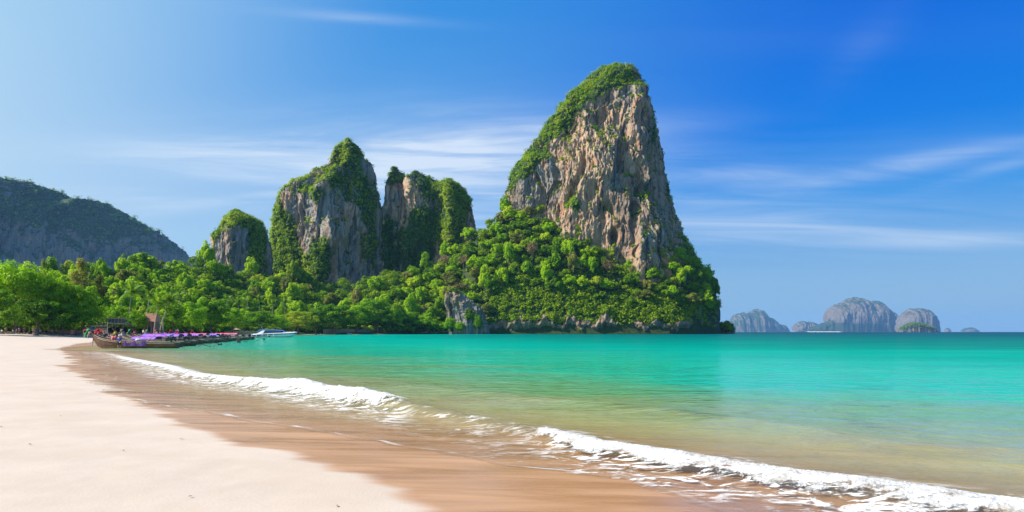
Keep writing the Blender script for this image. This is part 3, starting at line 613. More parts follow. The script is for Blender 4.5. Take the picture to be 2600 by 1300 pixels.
karst('limestone_cliff', [(955, 860), (968, 560), (978, 520), (984, 470), (988, 445), (998, 432)], [(1075, 860), (1072, 560), (1052, 510), (1038, 465), (1022, 440), (1004, 431)],
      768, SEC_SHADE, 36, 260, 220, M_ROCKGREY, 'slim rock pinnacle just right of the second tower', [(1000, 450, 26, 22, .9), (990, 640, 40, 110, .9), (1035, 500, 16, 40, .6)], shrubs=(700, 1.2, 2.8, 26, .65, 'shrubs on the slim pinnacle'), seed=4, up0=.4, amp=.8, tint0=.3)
karst('limestone_cliff', [(1010, 860), (1013, 600), (1022, 510), (1034, 458), (1052, 442)], [(1165, 860), (1158, 560), (1140, 500), (1116, 464), (1092, 447), (1060, 441)],
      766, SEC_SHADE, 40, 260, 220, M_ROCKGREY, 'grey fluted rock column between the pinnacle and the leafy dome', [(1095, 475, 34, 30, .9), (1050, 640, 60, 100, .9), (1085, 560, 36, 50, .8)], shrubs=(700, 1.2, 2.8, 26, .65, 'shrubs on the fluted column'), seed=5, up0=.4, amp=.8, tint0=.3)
karst('limestone_cliff', [(1085, 860), (1085, 640), (1088, 540), (1096, 490), (1115, 468), (1138, 460)], [(1215, 860), (1208, 620), (1203, 560), (1196, 515), (1178, 482), (1160, 465), (1142, 459)],
      764, SEC_MID, 42, 320, 230, M_ROCKGREY, 'rounded rock dome draped in green creepers left of the tallest tower', [(1140, 480, 50, 30, .9), (1135, 560, 36, 60, .8), (1180, 530, 22, 60, .7), (1110, 600, 24, 40, .6), (1150, 640, 26, 40, .5)], shrubs=(1500, 1.2, 2.8, 30, .62, 'creepers on the rounded dome'), seed=6, up0=.4, amp=.8, tint0=.7)
karst('limestone_cliff', [(940, 860), (950, 640), (968, 560), (985, 510), (1004, 480), (1020, 468)], [(1222, 860), (1216, 640), (1206, 570), (1192, 520), (1165, 484), (1120, 468), (1022, 466)],
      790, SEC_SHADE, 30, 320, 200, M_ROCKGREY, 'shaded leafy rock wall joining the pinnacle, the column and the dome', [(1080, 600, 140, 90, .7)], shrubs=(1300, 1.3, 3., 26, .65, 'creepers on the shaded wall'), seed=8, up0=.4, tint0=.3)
# the far mountain on the left, in its own shade
ridge('limestone_mountain', [(-420, 531), (-200, 501), (-60, 491), (0, 481), (26, 481), (36, 472), (55, 466), (72, 466), (86, 472), (105, 476), (124, 483), (140, 498), (155, 505), (165, 512), (172, 509), (185, 520), (204, 518), (214, 524), (225, 519), (236, 528), (246, 524), (258, 525), (270, 531), (284, 540), (293, 548), (304, 553), (316, 554), (332, 560), (338, 572), (350, 584), (364, 590), (372, 587), (386, 600), (402, 615), (412, 625), (420, 639), (425, 645), (426, 711), (427, 842)],
      2000, 400, 460, 170, M_MOUNT, 'blue hazy forested limestone mountain far behind the left trees', 3.4, .42, [(150, 520, 300, 70, .7), (300, 570, 120, 50, .7)], .3, (4600, 3.8, 9.2, 22, 2.1, 'forest on the far mountain'), 11, tint0=.3, turn=1150, fs=1.9, rough=12.)
# low sea cliff under the headland forest
def sea_cliff():
    pts = [(1020, 846, 588), (1060, 842, 588), (1110, 838, 588), (1150, 834, 590), (1220, 820, 592), (1260, 812, 594), (1330, 806, 596), (1400, 800, 598), (1470, 798, 598), (1540, 800, 600), (1600, 806, 602), (1660, 804, 600), (1720, 800, 602), (1780, 790, 622), (1826, 780, 690)]
    p = np.array(pts, float); px = np.linspace(1020, 1826, 620); Yc = np.interp(px, p[:, 0], p[:, 2]); h = CAMZ + (HY - np.interp(px, p[:, 0], p[:, 1])) / F * Yc * np.clip(.95 + .7 * fbm(px / 38, 2.2, 0, 3), .45, 1.5)
    v = np.linspace(0, 1, 40)
    Hh, V = np.meshgrid(h, v); Yb, _ = np.meshgrid(Yc, v); X = (np.meshgrid(px, v)[0] - CX) / F * Yb
    Z = -1 + (Hh + 1) * V**.9
    lip = 3.2 * np.exp(-((V - .55) / .3)**2) - 5 * np.exp(-(V / .13)**2) + 0 * V
    d = 2.6 * fbm(X / 16, Yb / 16, Z / 12, 3) + 2.2 * (ridged(X / 9, 3.3, Z / 22, 2) - .8) + .9 * fbm(X / 3, 1.1, Z / 4, 3)
    Yf = Yb - lip - d + 14 * np.clip(V - .8, 0, 1)
    P = np.stack([X, Yf, Z + .8 * fbm(X / 6, 7.7, Z / 6, 2) * V], -1); N = grid_normals(P, False)
    veg = .8 * sstep(V, .6, .9) + .5 * fbm(X / 10, 3, Z / 7, 3)
    o = tag(link('sea_cliff', np_mesh('sea_cliff', P.reshape(-1, 3), grid_faces(620, 40), True, {'veg': veg.ravel()}), M_ROCKDARK), 'low undercut sea cliff along the waterline of the headland', None, None, 'structure')
    shrub_cover(P, N, veg, 'clinging_shrubs', o, 'shrubs hanging over the low sea cliff', 1500, 1.1, 2.8, 30, .5, 777, .62, False)
sea_cliff()
def boulder(left, right, Yc, depth, label, seed, spots, nu=220, nv=130, amp=1., n=160, cuts=(), fs=.3):
    o = karst('boulder', left, right, Yc, SEC_MID, depth, nu, nv, M_BOULDER, label, spots, cuts, .75, amp, -2., (n, .7, 1.8, 30, .4, None), seed, fs=fs)
    del o['kind']; tag(o, label, 'rock'); return o
boulder([(1140, 860), (1136, 830), (1134, 790), (1127, 765), (1130, 745), (1142, 738)], [(1245, 860), (1240, 825), (1232, 800), (1225, 785), (1205, 770), (1185, 752), (1165, 740), (1150, 737)], 583, 9, 'large pale grey jagged boulder at the waterline of the headland', 21, [(1190, 800, 16, 16, 1.1), (1150, 735, 30, 10, .6)])
boulder([(1564, 765), (1566, 745), (1575, 728)], [(1594, 765), (1590, 740), (1580, 727)], 622, 4, 'small grey rock spike standing among the headland trees', 22, [], 120, 70, 1., 20, fs=.12)
boulder([(1680, 790), (1685, 760), (1698, 745)], [(1722, 790), (1718, 755), (1705, 744)], 632, 5, 'rounded grey rock face under a bush near the right end of the headland', 23, [(1700, 745, 20, 8, 1.)], 120, 70, 1., 30, fs=.18)
boulder([(1815, 860), (1818, 835), (1828, 822), (1845, 818)], [(1868, 860), (1867, 838), (1860, 824), (1848, 818)], 715, 9, 'low dark bush-covered rock in the sea at the foot of the tallest cliff', 24, [(1845, 825, 30, 20, 1.2)], 140, 60, .8, 200, fs=.2)

# ------------------------------------------------------------------ islands on the horizon
IS = 'island'
ridge(IS, [(1835, 842), (1840, 815), (1856, 813), (1872, 799), (1880, 797), (1890, 798), (1900, 791), (1910, 789), (1918, 787), (1928, 790), (1938, 791), (1944, 800), (1955, 808), (1968, 819), (1980, 824), (1992, 833), (2001, 842)], 13230, 489, 200, 40, M_ISLAND, 'leftmost hazy island, a pointed green hill', 4.2, .8, [(1900, 830, 120, 30, .5)], .35, None, 31, fs=5.5, upw=.75, rough=6.)
ridge(IS, [(2016, 842), (2018, 828), (2026, 818), (2036, 815), (2048, 817), (2056, 816), (2066, 820), (2074, 829), (2078, 842)], 12740, 219, 120, 36, M_ISLAND, 'small hazy island with a pale cliff, left of the big island', 3.1, .5, (), .4, None, 32, fs=4.1, upw=.75, rough=6.)
ridge(IS, [(2020, 842), (2050, 838), (2075, 828), (2095, 818), (2106, 812), (2109, 786), (2115, 776), (2124, 773), (2133, 776), (2138, 770), (2148, 762), (2160, 759), (2175, 759), (2190, 762), (2202, 766), (2215, 765), (2228, 768), (2240, 774), (2248, 786), (2252, 796), (2262, 812), (2275, 842)], 11270, 415, 360, 60, M_ISLAND, 'largest island on the horizon with pale cliffs and a green foot', 4.9, .5, [(2120, 832, 110, 13, 1.2), (2200, 838, 90, 10, .9)], .4, None, 33, fs=4.1, upw=.75, rough=6.)
ridge(IS, [(2245, 842), (2252, 800), (2262, 796), (2272, 798), (2282, 803), (2290, 812), (2288, 825), (2295, 842)], 12250, 268, 120, 36, M_ISLAND, 'hazy rock hump half hidden behind the largest island', 3.4, .5, (), .4, None, 34, fs=4.1, upw=.75, rough=6.)
ridge(IS, [(2276, 842), (2280, 828), (2288, 812), (2296, 796), (2308, 790), (2322, 788), (2335, 786), (2348, 788), (2358, 797), (2366, 808), (2370, 825), (2373, 842)], 10535, 268, 180, 44, M_ISLAND, 'rounded grey island right of the largest one', 3.6, .45, (), .4, None, 35, fs=4.1, upw=.75, rough=6.)
ridge(IS, [(2281, 842), (2286, 833), (2298, 826), (2310, 820), (2322, 818), (2336, 820), (2350, 824), (2364, 829), (2376, 836), (2380, 842)], 5145, 62, 200, 40, M_ISLAND, 'low nearer green islet with a pale rocky shore', 1.7, .6, [(2330, 825, 60, 9, 1.3)], .3, (420, 3.4, 8, 24, 2.0, 'bushes on the green islet'), 36)
ridge(IS, [(2399, 842), (2402, 835), (2406, 833), (2410, 838), (2413, 842)], 15189, 72, 60, 24, M_ISLAND, 'tiny rock on the horizon, smallest of the islands', 2.0, .5, (), .4, None, 37, fs=5.5, upw=.75, rough=6.)
ridge(IS, [(2442, 842), (2450, 836), (2458, 833), (2464, 831), (2472, 834), (2480, 837), (2486, 842)], 15679, 147, 90, 24, M_ISLAND, 'faint low island at the far right of the horizon', 2.2, .6, (), .4, None, 38, fs=5.5, upw=.75, rough=6.)
m = MB(); a, b = W(2052, 842, 10700), W(2140, 842, 10700)
m.add([(a[0], 10700, .2), (b[0], 10700, .2), (b[0] - 20, 10800, 9), (a[0] + 20, 10800, 9)], [(0, 1, 2, 3)])
tag(m.obj('island_beach', plain('white_sand', (.72, .68, .6), .9)), 'thin white beach at the foot of the largest island', None, None, 'structure')

# ------------------------------------------------------------------ forest
LAND = [(1180, 790, 'the grey waterline boulder'), (1580, 735, 'the small grey rock spike'), (1700, 765, "the rounded rock face"), (1560, 640, "the dark cave"), (1300, 540, "the tallest tower's left foot"), (1145, 560, 'the leafy dome'), (1010, 560, 'the slim pinnacle'),
        (890, 690, 'the foot of the second tower'), (610, 690, 'the small pale outcrop'), (700, 690, "the left wall of the second tower"), (440, 640, "the far mountain's end"), (345, 640, 'the tall vine-clad tree'), (700, 850, 'the speedboat'), (385, 805, 'the salmon-roofed house'), (290, 815, 'the two-tier wooden hut'), (890, 840, 'the beige beach wall'), (1790, 760, "the tallest tower's sea wall"), (1400, 800, "the low sea cliff"), (1450, 520, "the rusty cleft"), (200, 690, 'the brownish casuarina')]
def where(px, py):
    d, lx, ly, n = min((((px - a) / 1.3)**2 + (py - b)**2, a, b, n) for a, b, n in LAND)
    dx, dy = px - lx, py - ly
    if d < 18**2: return 'right beside ' + n
    r = 'just ' if d < 60**2 else ('' if d < 110**2 else 'well ')
    h = 'right' if dx > 0 else 'left'; v = 'above' if dy < 0 else 'below'
    if abs(dx) > 2 * abs(dy): return f'{r}{h} of {n}'
    if abs(dy) > 2 * abs(dx): return f'{r}{v} {n}'
    return f'{r}{v} and {h} of {n}'
named = {'tree': set()}
def forest():
    r = random.Random(11); pts = []
    tries = 0
    while tries < 40000 and len(pts) < 800:
        tries += 1
        px = r.uniform(40, 1815); tq = r.random()**.85
        b, tp = float(interp(px, PB)), float(interp(px, PT))
        t0 = .10 if px < 1000 else .03 if px < 1240 else .20
        Y = b + (tp - b) * (t0 + (1.03 - t0) * tq)
        x = (px - CX) / F * Y
        if px < 300 and Y < 365: continue
        if 1130 < px < 1235 and Y < 606: continue
        if 1560 < px < 1600 and 600 < Y < 640 or 1680 < px < 1725 and 604 < Y < 632 and r.random() < .7: continue
        if px > 1770 and Y > interp(px, PT) - 8: continue
        s = r.uniform(.8, 1.4) * (.95 if px > 1000 else 1.)
        if r.random() < .06: s *= 1.25
        s *= min(1., max(.55, Y / 580))
        mind = 4.9 * s
        if any((x - a)**2 + (Y - c)**2 < (mind + 4.2 * s2)**2 * .42 for a, c, s2, _ in pts): continue
        pts.append((x, Y, s, px))
    out = []
    for (x, Y, s, px) in pts:
        z = float(hill(px, Y)) - .5; out.append((x, Y, z, s, px, HY - F * (z + 8 * s - CAMZ) / Y))
    out.sort(key=lambda q: -q[3] / q[1] * (1.25 if q[4] > 1000 else 1))
    return out
FT = forest(); rest = FT[300:]
rr = random.Random(5); same = {}
for i, (x, Y, z, s, px, py) in enumerate(FT[:300]):
    k = rr.random(); rz = rr.random() * 6.28
    hue = 'green'
    if k < .045: cm, mt, hue = rr.choice(SPARSE), M_DRY, 'thin pinkish brown'
    elif k < .13: cm, mt, hue = rr.choice(CROWNS), M_CASU, 'dull olive'
    elif k < .20: cm, mt, hue = rr.choice(CROWNS), M_YELLOW, 'yellow green'
    elif k < .33: cm, mt, hue = rr.choice(SHELF), M_LEAF, 'flat-topped green'
    else: cm, mt, hue = rr.choice(CROWNS), M_LEAF, ('broad ' if s > 1.22 else 'small ' if s < .95 else '') + 'green'
    lab = f'{hue} hillside tree {where(px, py)}'
    tall = rr.random() < .2; q = .72 if cm in SHELF else 1.
    if tall and hue.endswith('green') and 'yellow' not in hue and 'flat' not in hue: lab = 'tall ' + lab
    sz_ = s * (rr.uniform(1.4, 1.75) if tall else rr.uniform(.85, 1.2))
    e = tree('jungle_tree', cm, rr.choice(TRUNKS), (x, Y, z), rz, (s * q * (.8 if tall else rr.uniform(.9, 1.15)), s * q * (.8 if tall else 1), sz_), 7.5, mt, lab, 'jungle trees on the slopes')
    same.setdefault(lab, []).append((px, py, e))
for lab, es in same.items():                          # trees of one look at one landmark: tell them apart by their place beside each other
    if len(es) == 1: continue
    ax = 0 if max(q[0] for q in es) - min(q[0] for q in es) >= max(q[1] for q in es) - min(q[1] for q in es) else 1
    es.sort(key=lambda q: q[ax]); n = len(es)
    wd = {2: [('left', 'right'), ('upper', 'lower')], 3: [('leftmost', 'middle', 'rightmost'), ('topmost', 'middle', 'lowest')]}.get(n, [None, None])[ax]
    if wd is None:
        a_, b_ = (('leftmost', 'rightmost') if ax == 0 else ('topmost', 'lowest')); sd_ = ('left', 'right') if ax == 0 else ('top', 'bottom')
        nth = ['', 'second', 'third', 'fourth', 'fifth', 'sixth']
        wd = [a_] + [f'{nth[min(k, 5)]} from the {sd_[0]},' if k < n / 2 else f'{nth[min(n - 1 - k, 5)]} from the {sd_[1]},' for k in range(1, n - 1)] + [b_]
    for q, w_ in zip(es, wd): q[2]['label'] = f'{w_} {lab}'
for es in same.values():
    for q in es:
        for w_ in ('hillside ', 'just ', 'well '):
            if len(q[2]['label'].split()) > 16: q[2]['label'] = q[2]['label'].replace(w_, '')
# the rest of the canopy and the undergrowth between the trees
def canopy(name, cent, rad, leaves, leaf, label, seed, tint0, mat, ncl=9):
    r = np.random.default_rng(seed); cent = np.asarray(cent, float); rad = np.asarray(rad, float); n = len(cent)
    D = r.normal(size=(n, ncl, 3)); D[..., 2] = np.abs(D[..., 2]); D /= np.linalg.norm(D, axis=2)[..., None]
    sub = (cent[:, None] + D * (rad[:, None, None] * .7)).reshape(-1, 3); sr = np.repeat(rad * .45, ncl)
    C, N = clump_points(sub, sr, leaves, r, .8)
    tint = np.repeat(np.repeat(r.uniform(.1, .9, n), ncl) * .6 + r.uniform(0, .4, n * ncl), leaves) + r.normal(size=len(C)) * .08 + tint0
    tag(link(name, leaf_mesh(name, C, N, leaf, tint, seed + 3), mat), label, None, None, 'stuff')
if rest: canopy('forest_canopy', [(x, Y, z + 7.5 * s) for x, Y, z, s, _, _ in rest], [5.2 * s for *_, s, _, _ in rest], 26, .6, 'smaller jungle trees that fill the slopes as one mass', 91, 0., M_SHRUB, 22)
r = np.random.default_rng(17); n = 5200
px = np.where(np.arange(n) < 500, r.uniform(-295, 60, n), r.uniform(60, 1818, n)); b, tp = interp(px, PB), interp(px, PT); tq = r.random(n); extra = np.arange(n) >= 4200
px = np.where(extra, r.uniform(1235, 1790, n), px); b, tp = interp(px, PB), interp(px, PT); tq = np.where(extra, r.uniform(.06, .32, n), tq)
Yu = b + (tp - b) * (.03 + 1.0 * tq); zu = hill(px, Yu)
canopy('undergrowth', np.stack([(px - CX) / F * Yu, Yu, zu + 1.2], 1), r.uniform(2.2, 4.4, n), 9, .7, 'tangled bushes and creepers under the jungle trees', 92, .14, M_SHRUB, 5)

# ------------------------------------------------------------------ trees along the beach
#  (px, top py, crown half width px, Y, kind, label)
BT = [(40, 660, 90, 188, 'big', 'largest leafy green tree at the left edge of the beach'),
      (-35, 735, 60, 168, 'shelf', 'low layered tree cut by the left picture edge'),
      (128, 700, 62, 196, 'big', 'round green tree right of the largest beach tree'),
      (95, 765, 62, 180, 'shelf', 'low dark layered tree in front of the largest beach tree'),
      (160, 772, 56, 190, 'shelf', 'low spreading tree above the brick-red box'),
      (213, 727, 44, 198, 'shelf', 'layered green tree with a bright top beside the casuarina'),
      (205, 655, 42, 236, 'wisp', 'brownish feathery casuarina rising above the beach trees'),
      (250, 700, 34, 242, 'wisp', 'second feathery casuarina, right of the taller one'),
      (110, 660, 12, 300, 'wisp', 'thin feathery treetop poking up before the far mountain'),
      (296, 776, 36, 226, 'big', 'bright green bushy tree behind the two-tier hut'),
      (345, 792, 34, 222, 'big', 'bright green bush left of the salmon-roofed house'),
      (262, 760, 38, 240, 'shelf', 'olive green tree left of the two-tier hut'),
      (440, 775, 36, 262, 'shelf', 'dark layered tree behind the leaning palms'),
      (480, 770, 46, 300, 'shelf', 'dark spreading tree behind the moored boats'),
      (535, 762, 50, 345, 'shelf', 'broad dark tree right of the leaning palms'),
      (590, 784, 42, 372, 'shelf', 'low dark tree behind the thatched parasol'),
      (652, 792, 54, 420, 'shelf', 'wide bright green tree behind the speedboat stern'),
      (700, 800, 36, 440, 'shelf', 'small pale green tree behind the speedboat cabin'),
      (757, 792, 52, 468, 'yellow', 'yellow-topped spreading tree behind the speedboat bow'),
      (802, 790, 40, 490, 'shelf', 'green spreading tree at the left end of the beige wall'),
      (850, 776, 56, 512, 'shelf', 'wide umbrella tree over the left half of the beige wall'),
      (905, 778, 46, 535, 'shelf', 'umbrella tree over the middle of the beige wall'),
      (958, 762, 54, 552, 'shelf', 'tallest umbrella tree over the right half of the beige wall'),
      (1000, 785, 30, 575, 'shelf', 'dark tree at the right end of the beige wall'),
      (1045, 790, 36, 590, 'big', 'pale green leafy tree at the left tip of the headland'),
      (1085, 800, 32, 588, 'big', 'low bright green tree left of the waterline boulder'),
      (1030, 820, 22, 584, 'shelf', 'low dark bush over the water at the left tip of the headland'),
      (1115, 815, 26, 588, 'big', 'yellowish bush at the left foot of the waterline boulder'),
      (1142, 806, 17, 577, 'big', 'round bush covering the left foot of the waterline boulder'),
      (1168, 818, 16, 574, 'big', 'low bush in front of the waterline boulder'),
      (1212, 800, 13, 575, 'big', 'small bush on the right shoulder of the waterline boulder'),
      (355, 640, 30, 470, 'tall', 'tall vine-clad tree standing out before the far mountain'),
      (235, 662, 30, 420, 'tall', 'pale green tree crown right of the casuarina'),
      (268, 680, 22, 440, 'shelf', 'flat-topped tree left of the tall vine-clad tree')]
rr = random.Random(31)
for (px, ty, hw, Y, kind, lab) in BT:
    x = (px - CX) / F * Y; ztop = CAMZ + (HY - ty) / F * Y; rad = hw / F * Y
    zb = float(hill(px, Y)) if Y > interp(px, PB) else max(.3, float(sand_z(np.array(x), np.array(Y))))
    cm, hh, rr0, mt, tm = {'big': (rr.choice(BIGDOME), 7., 8.8, M_BEACHLEAF, BIGTRUNK), 'shelf': (rr.choice(SHELF), 4.8, 8.6, M_BEACHLEAF, BIGTRUNK), 'yellow': (rr.choice(SHELF), 4.8, 8.6, M_YELLOW, BIGTRUNK),
                            'wisp': (rr.choice(WISP), 9., 4.2, M_CASU, TRUNKS), 'tall': (rr.choice(CROWNS), 5.6, 6., M_LEAF, TRUNKS)}[kind]
    sxy = rad / rr0; H = ztop - zb
    lift = 8.6 if kind in ('big', 'yellow', 'shelf') else 10 if kind == 'wisp' else 8
    sz = H / (lift + hh)
    tree({'wisp': 'casuarina_tree', 'tall': 'jungle_tree'}.get(kind, 'beach_tree'), cm, rr.choice(tm), (x, Y, zb), rr.random() * 6.28, (sxy, sxy, sz), lift, mt, lab, 'trees along the beach')
# hedge of low growth under the beach trees
r = np.random.default_rng(23); n = 640; px = r.uniform(-290, 1010, n); Yu = interp(px, PB) + r.uniform(2, 26, n)
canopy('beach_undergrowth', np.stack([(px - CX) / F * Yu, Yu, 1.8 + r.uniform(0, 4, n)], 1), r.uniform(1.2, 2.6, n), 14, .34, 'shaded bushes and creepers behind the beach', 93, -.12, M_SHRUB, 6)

# ------------------------------------------------------------------ coconut palms
def frond_mesh(seed, L=4.6):
    r = np.random.default_rng(seed); V, tint = [], []
    n = 26; s = np.linspace(0.04, 1, n)
    ang = .75 - 1.75 * s**1.25
    pts = np.zeros((n, 3)); 
    for i in range(1, n): pts[i] = pts[i - 1] + np.array([math.cos(ang[i]), 0, math.sin(ang[i])]) * L / n
    for i in range(2, n):
        l = 1.15 * math.sin(math.pi * min(1, .12 + .88 * s[i]))**.6 * (1 - .35 * s[i]); w_ = .075
        for sd_ in (-1, 1):
            a = pts[i]; tip = a + np.array([.35 * l, sd_ * l * .75, -.62 * l + r.normal() * .08]); d = np.array([w_, 0, 0.02])
            V += [a - d, a + d, tip + d * .4, tip - d * .4]; tint += [.4 + r.normal() * .15] * 4
    for i in range(n - 1):
        d = np.array([0, .035, 0]); V += [pts[i] - d, pts[i + 1] - d, pts[i + 1] + d, pts[i] + d]; tint += [.85] * 4
    return np_mesh('frond', np.array(V), np.arange(len(V)).reshape(-1, 4), False, {'tint': np.array(tint)})
FROND = [frond_mesh(i, 4.4 + .4 * i) for i in range(3)]
for f_ in FROND: f_.materials.append(M_PALM)
def palm(px, top, Y, lean, label, s=1., seed=0, basez=None):
    r = random.Random(seed); x = (px - CX) / F * Y; zt = CAMZ + (HY - top) / F * Y
    xb_ = x - lean; zb = basez if basez is not None else (float(hill(CX + F * xb_ / Y, Y)) if Y > interp(px, PB) else 1.5)
    e = empty('palm_tree', (xb_, Y, zb), 0, label, 'palm tree', 'coconut palms behind the beach'); h = zt - zb
    pts = [(lean * (k / 7)**1.7, 0, h * k / 7) for k in range(8)]
    MB().tube(pts, [.26, .2, .17, .16, .15, .15, .14, .13], 7).obj('trunk', M_PALMBARK, e, True)
    for k in range(17):
        o = link('frond', FROND[k % 3], None, e); o.location = pts[-1]
        o.rotation_euler = (r.uniform(-.25, .25), r.uniform(-.95, .75) if k % 3 else r.uniform(-1.1, -.5), k * 2.4 + r.random() * .4); q = s * r.uniform(.8, 1.1); o.scale = (q, q, q)
    MB().ball((lean + .25, -.3, h - .35), .17).ball((lean - .2, -.25, h - .4), .16).ball((lean, .3, h - .3), .17).obj('coconuts', plain('coconut', (.2, .17, .05)), e)
for i, a in enumerate([(335, 742, 232, 1.3, 'tallest coconut palm, with drooping fronds above the two-tier hut', 1.35), (309, 752, 240, -.4, 'dark coconut palm left of the tallest palm', 1.2), (380, 752, 246, 1.2, 'slim curved palm between the tallest palm and the leaning pair', 1.0),
                       (404, 774, 216, 1.6, 'leaning coconut palm in front of the salmon-roofed house', 1.15), (433, 768, 219, 3.4, 'coconut palm with a long pale trunk leaning right of the salmon-roofed house', 1.15), (413, 800, 224, -.2, 'short young palm between the two leaning palms', .5),
                       (576, 760, 420, .3, 'leftmost palm of the far grove behind the boats', 1.3), (605, 768, 425, -.6, 'palm with the long bare pale trunk behind the thatched parasol', 1.3), (628, 748, 450, 0., 'straight tall palm in the far grove', 1.3), (659, 764, 450, .2, 'palm just right of the straight tall palm', 1.3), (693, 772, 470, .8, 'bushy low palm above the speedboat stern', 1.25), (722, 768, 480, .1, 'yellowish palm above the speedboat cabin', 1.3), (455, 752, 300, -.8, 'palm half hidden above the leaning palms', 1.0)]):
    palm(*a, seed=i)

# ------------------------------------------------------------------ buildings and beach furniture
M_WOOD = plain('grey_wood', (.20, .17, .145), .85, .35, 3.); M_BROWN = plain('brown_wood', (.17, .09, .06), .8, .35, 4.); M_PALEWOOD = plain('pale_wood', (.42, .36, .29), .8, .25, 3.)
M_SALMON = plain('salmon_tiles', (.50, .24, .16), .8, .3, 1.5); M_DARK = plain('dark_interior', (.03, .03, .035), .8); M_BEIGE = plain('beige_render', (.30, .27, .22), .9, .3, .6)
M_WHITE = plain('white_paint', (.78, .78, .76), .4, .08); M_RED = plain('red_cloth', (.62, .03, .05), .8, .2); M_BLUE = plain('blue_cloth', (.03, .10, .50), .8, .2); M_PINK = plain('pink_cloth', (.70, .12, .24), .8, .2)
M_PURPLE = plain('purple_cloth', (.24, .055, .50), .75, .2); M_LILAC = plain('lilac_cloth', (.32, .11, .60), .75, .2); M_GREENC = plain('green_cloth', (.08, .55, .16), .8, .2); M_YELLOWC = plain('yellow_cloth', (.75, .52, .04), .8, .2)
M_SKYBLUE = plain('sky_blue_cloth', (.04, .28, .62), .8, .2); M_THATCH = plain('thatch', (.42, .34, .20), .95, .4, 5.)
def hut():
    Y = 196; c = W(292, 838, Y); e = empty('beach_hut', (c[0], Y, 1.5), R(6), 'two-tier open wooden hut with flat grey roofs under the trees', 'hut')
    z = lambda y: (HY - y) / F * Y + CAMZ - 1.5
    MB().box((0, 0, z(822)), (7.2, 5.4, .35)).obj('lower_roof', M_WOOD, e); MB().box((.6, .2, z(808)), (5.6, 4.4, .22)).obj('upper_roof', M_WOOD, e)
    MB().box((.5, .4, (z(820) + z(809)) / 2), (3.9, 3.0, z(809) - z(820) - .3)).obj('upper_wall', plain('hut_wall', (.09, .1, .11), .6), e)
    for k in range(5): MB().box((-1.4 + k * .95, -1.2, (z(820) + z(809)) / 2), (.1, .1, z(809) - z(820) - .2)).obj('upper_post', M_PALEWOOD, e)
    for x in (-3.2, -1.1, 1.1, 3.2):
        for y in (-2.3, 2.3): MB().tube([(x, y, -.2), (x, y, z(823))], .11).obj('post', M_WOOD, e)
    MB().box((0, 0, .2), (6.6, 4.8, .35)).obj('floor', M_BROWN, e)
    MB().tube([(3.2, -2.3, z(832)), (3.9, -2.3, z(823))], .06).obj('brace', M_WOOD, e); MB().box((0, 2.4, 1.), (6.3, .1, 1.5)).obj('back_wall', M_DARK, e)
    Y = 188; c = W(252, 838, Y); e = empty('beach_stall', (c[0], Y, 1.5), R(-4), 'rough plank stall with slatted front left of the two-tier hut', 'stall')
    for k in range(8): MB().box((1.2 + random.uniform(-.15, .15), -1, .25 + k * .2), (3.4 + random.uniform(-.4, .3), .06, .15)).obj('plank', (M_PALEWOOD, M_BROWN)[k % 2], e)
    MB().box((.2, 0, 2.15), (6.2, 2.8, .14)).obj('roof', M_WOOD, e)
    for x in (-2.8, -.7, 1.3, 2.9): MB().tube([(x, -1, -.2), (x, -1, 2.1)], .08).obj('post', plain('blue_post', (.10, .16, .26)) if x < 0 else M_WOOD, e)
    MB().tube([(3.3, -1.2, 0), (3.3, -1.2, 3.2)], .07).obj('tall_post', M_PALEWOOD, e)
    MB().box((-2.6, 0, 1.3), (.5, 1.6, 1.4)).obj('cupboard', plain('stall_blue', (.12, .2, .34)), e)
hut()
def house():
    Y = 226; c = W(385, 838, Y); e = empty('beach_house', (c[0], Y, 1.6), R(4), 'salmon-roofed house behind the leaning palms', 'house')
    z = lambda y: (HY - y) / F * Y + CAMZ - 1.6
    zr, ze = z(795), z(817)
    m = MB().add([(-1.9, 0, zr), (1.9, 0, zr), (2.3, -2.4, ze), (-2.3, -2.4, ze), (2.3, 2.4, ze), (-2.3, 2.4, ze)], [(0, 3, 2, 1), (0, 1, 4, 5), (0, 5, 3), (1, 2, 4), (3, 5, 4, 2)]); m.obj('roof', M_SALMON, e)
    for k in range(9):
        f_ = (k + .5) / 9; MB().box((0, -2.4 * f_ - .03, zr + (ze - zr) * f_ + .05), (3.8 + .8 * f_, .06, .1)).obj('tile_row', M_SALMON, e)
    MB().box((0, .3, ze / 2), (3.4, 3.2, ze)).obj('wall', plain('house_wall', (.20, .13, .11)), e)
    for x in (-1.6, -.5, .6, 1.7): MB().box((x, -1.8, ze / 2), (.16, .16, ze)).obj('post', M_PALEWOOD, e)
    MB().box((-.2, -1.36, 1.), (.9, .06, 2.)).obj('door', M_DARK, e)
house()
def beach_wall():
    pts = [(820, 505), (836, 512), (868, 524), (898, 534), (930, 546), (968, 560)]
    for i in range(5):
        (p0, y0), (p1, y1) = pts[i], pts[i + 1]
        a, b = Vector(((p0 - CX) / F * y0, y0, 0)), Vector(((p1 - CX) / F * y1, y1, 0)); d = b - a
        e = empty('beach_wall', ((a + b) / 2)[:], math.atan2(d.y, d.x), ['leftmost beige wall panel at the back of the far beach', 'second beige wall panel from the left, below white window posts', 'third beige wall panel from the left, partly behind a shrub', 'fourth beige wall panel, by the pale boat on the sand', 'long rightmost beige wall panel at the headland end'][i], 'wall', 'beige wall along the far beach')
        L = d.length - .7
        MB().box((0, 0, 2.2), (L, .4, 3.2)).obj('panel', M_BEIGE, e); MB().box((0, 0, 3.9), (L + .1, .55, .2)).obj('coping', M_BEIGE, e); MB().box((L / 2 + .3, 0, 2.4), (.55, .6, 3.7)).obj('pillar', M_BEIGE, e)
beach_wall()
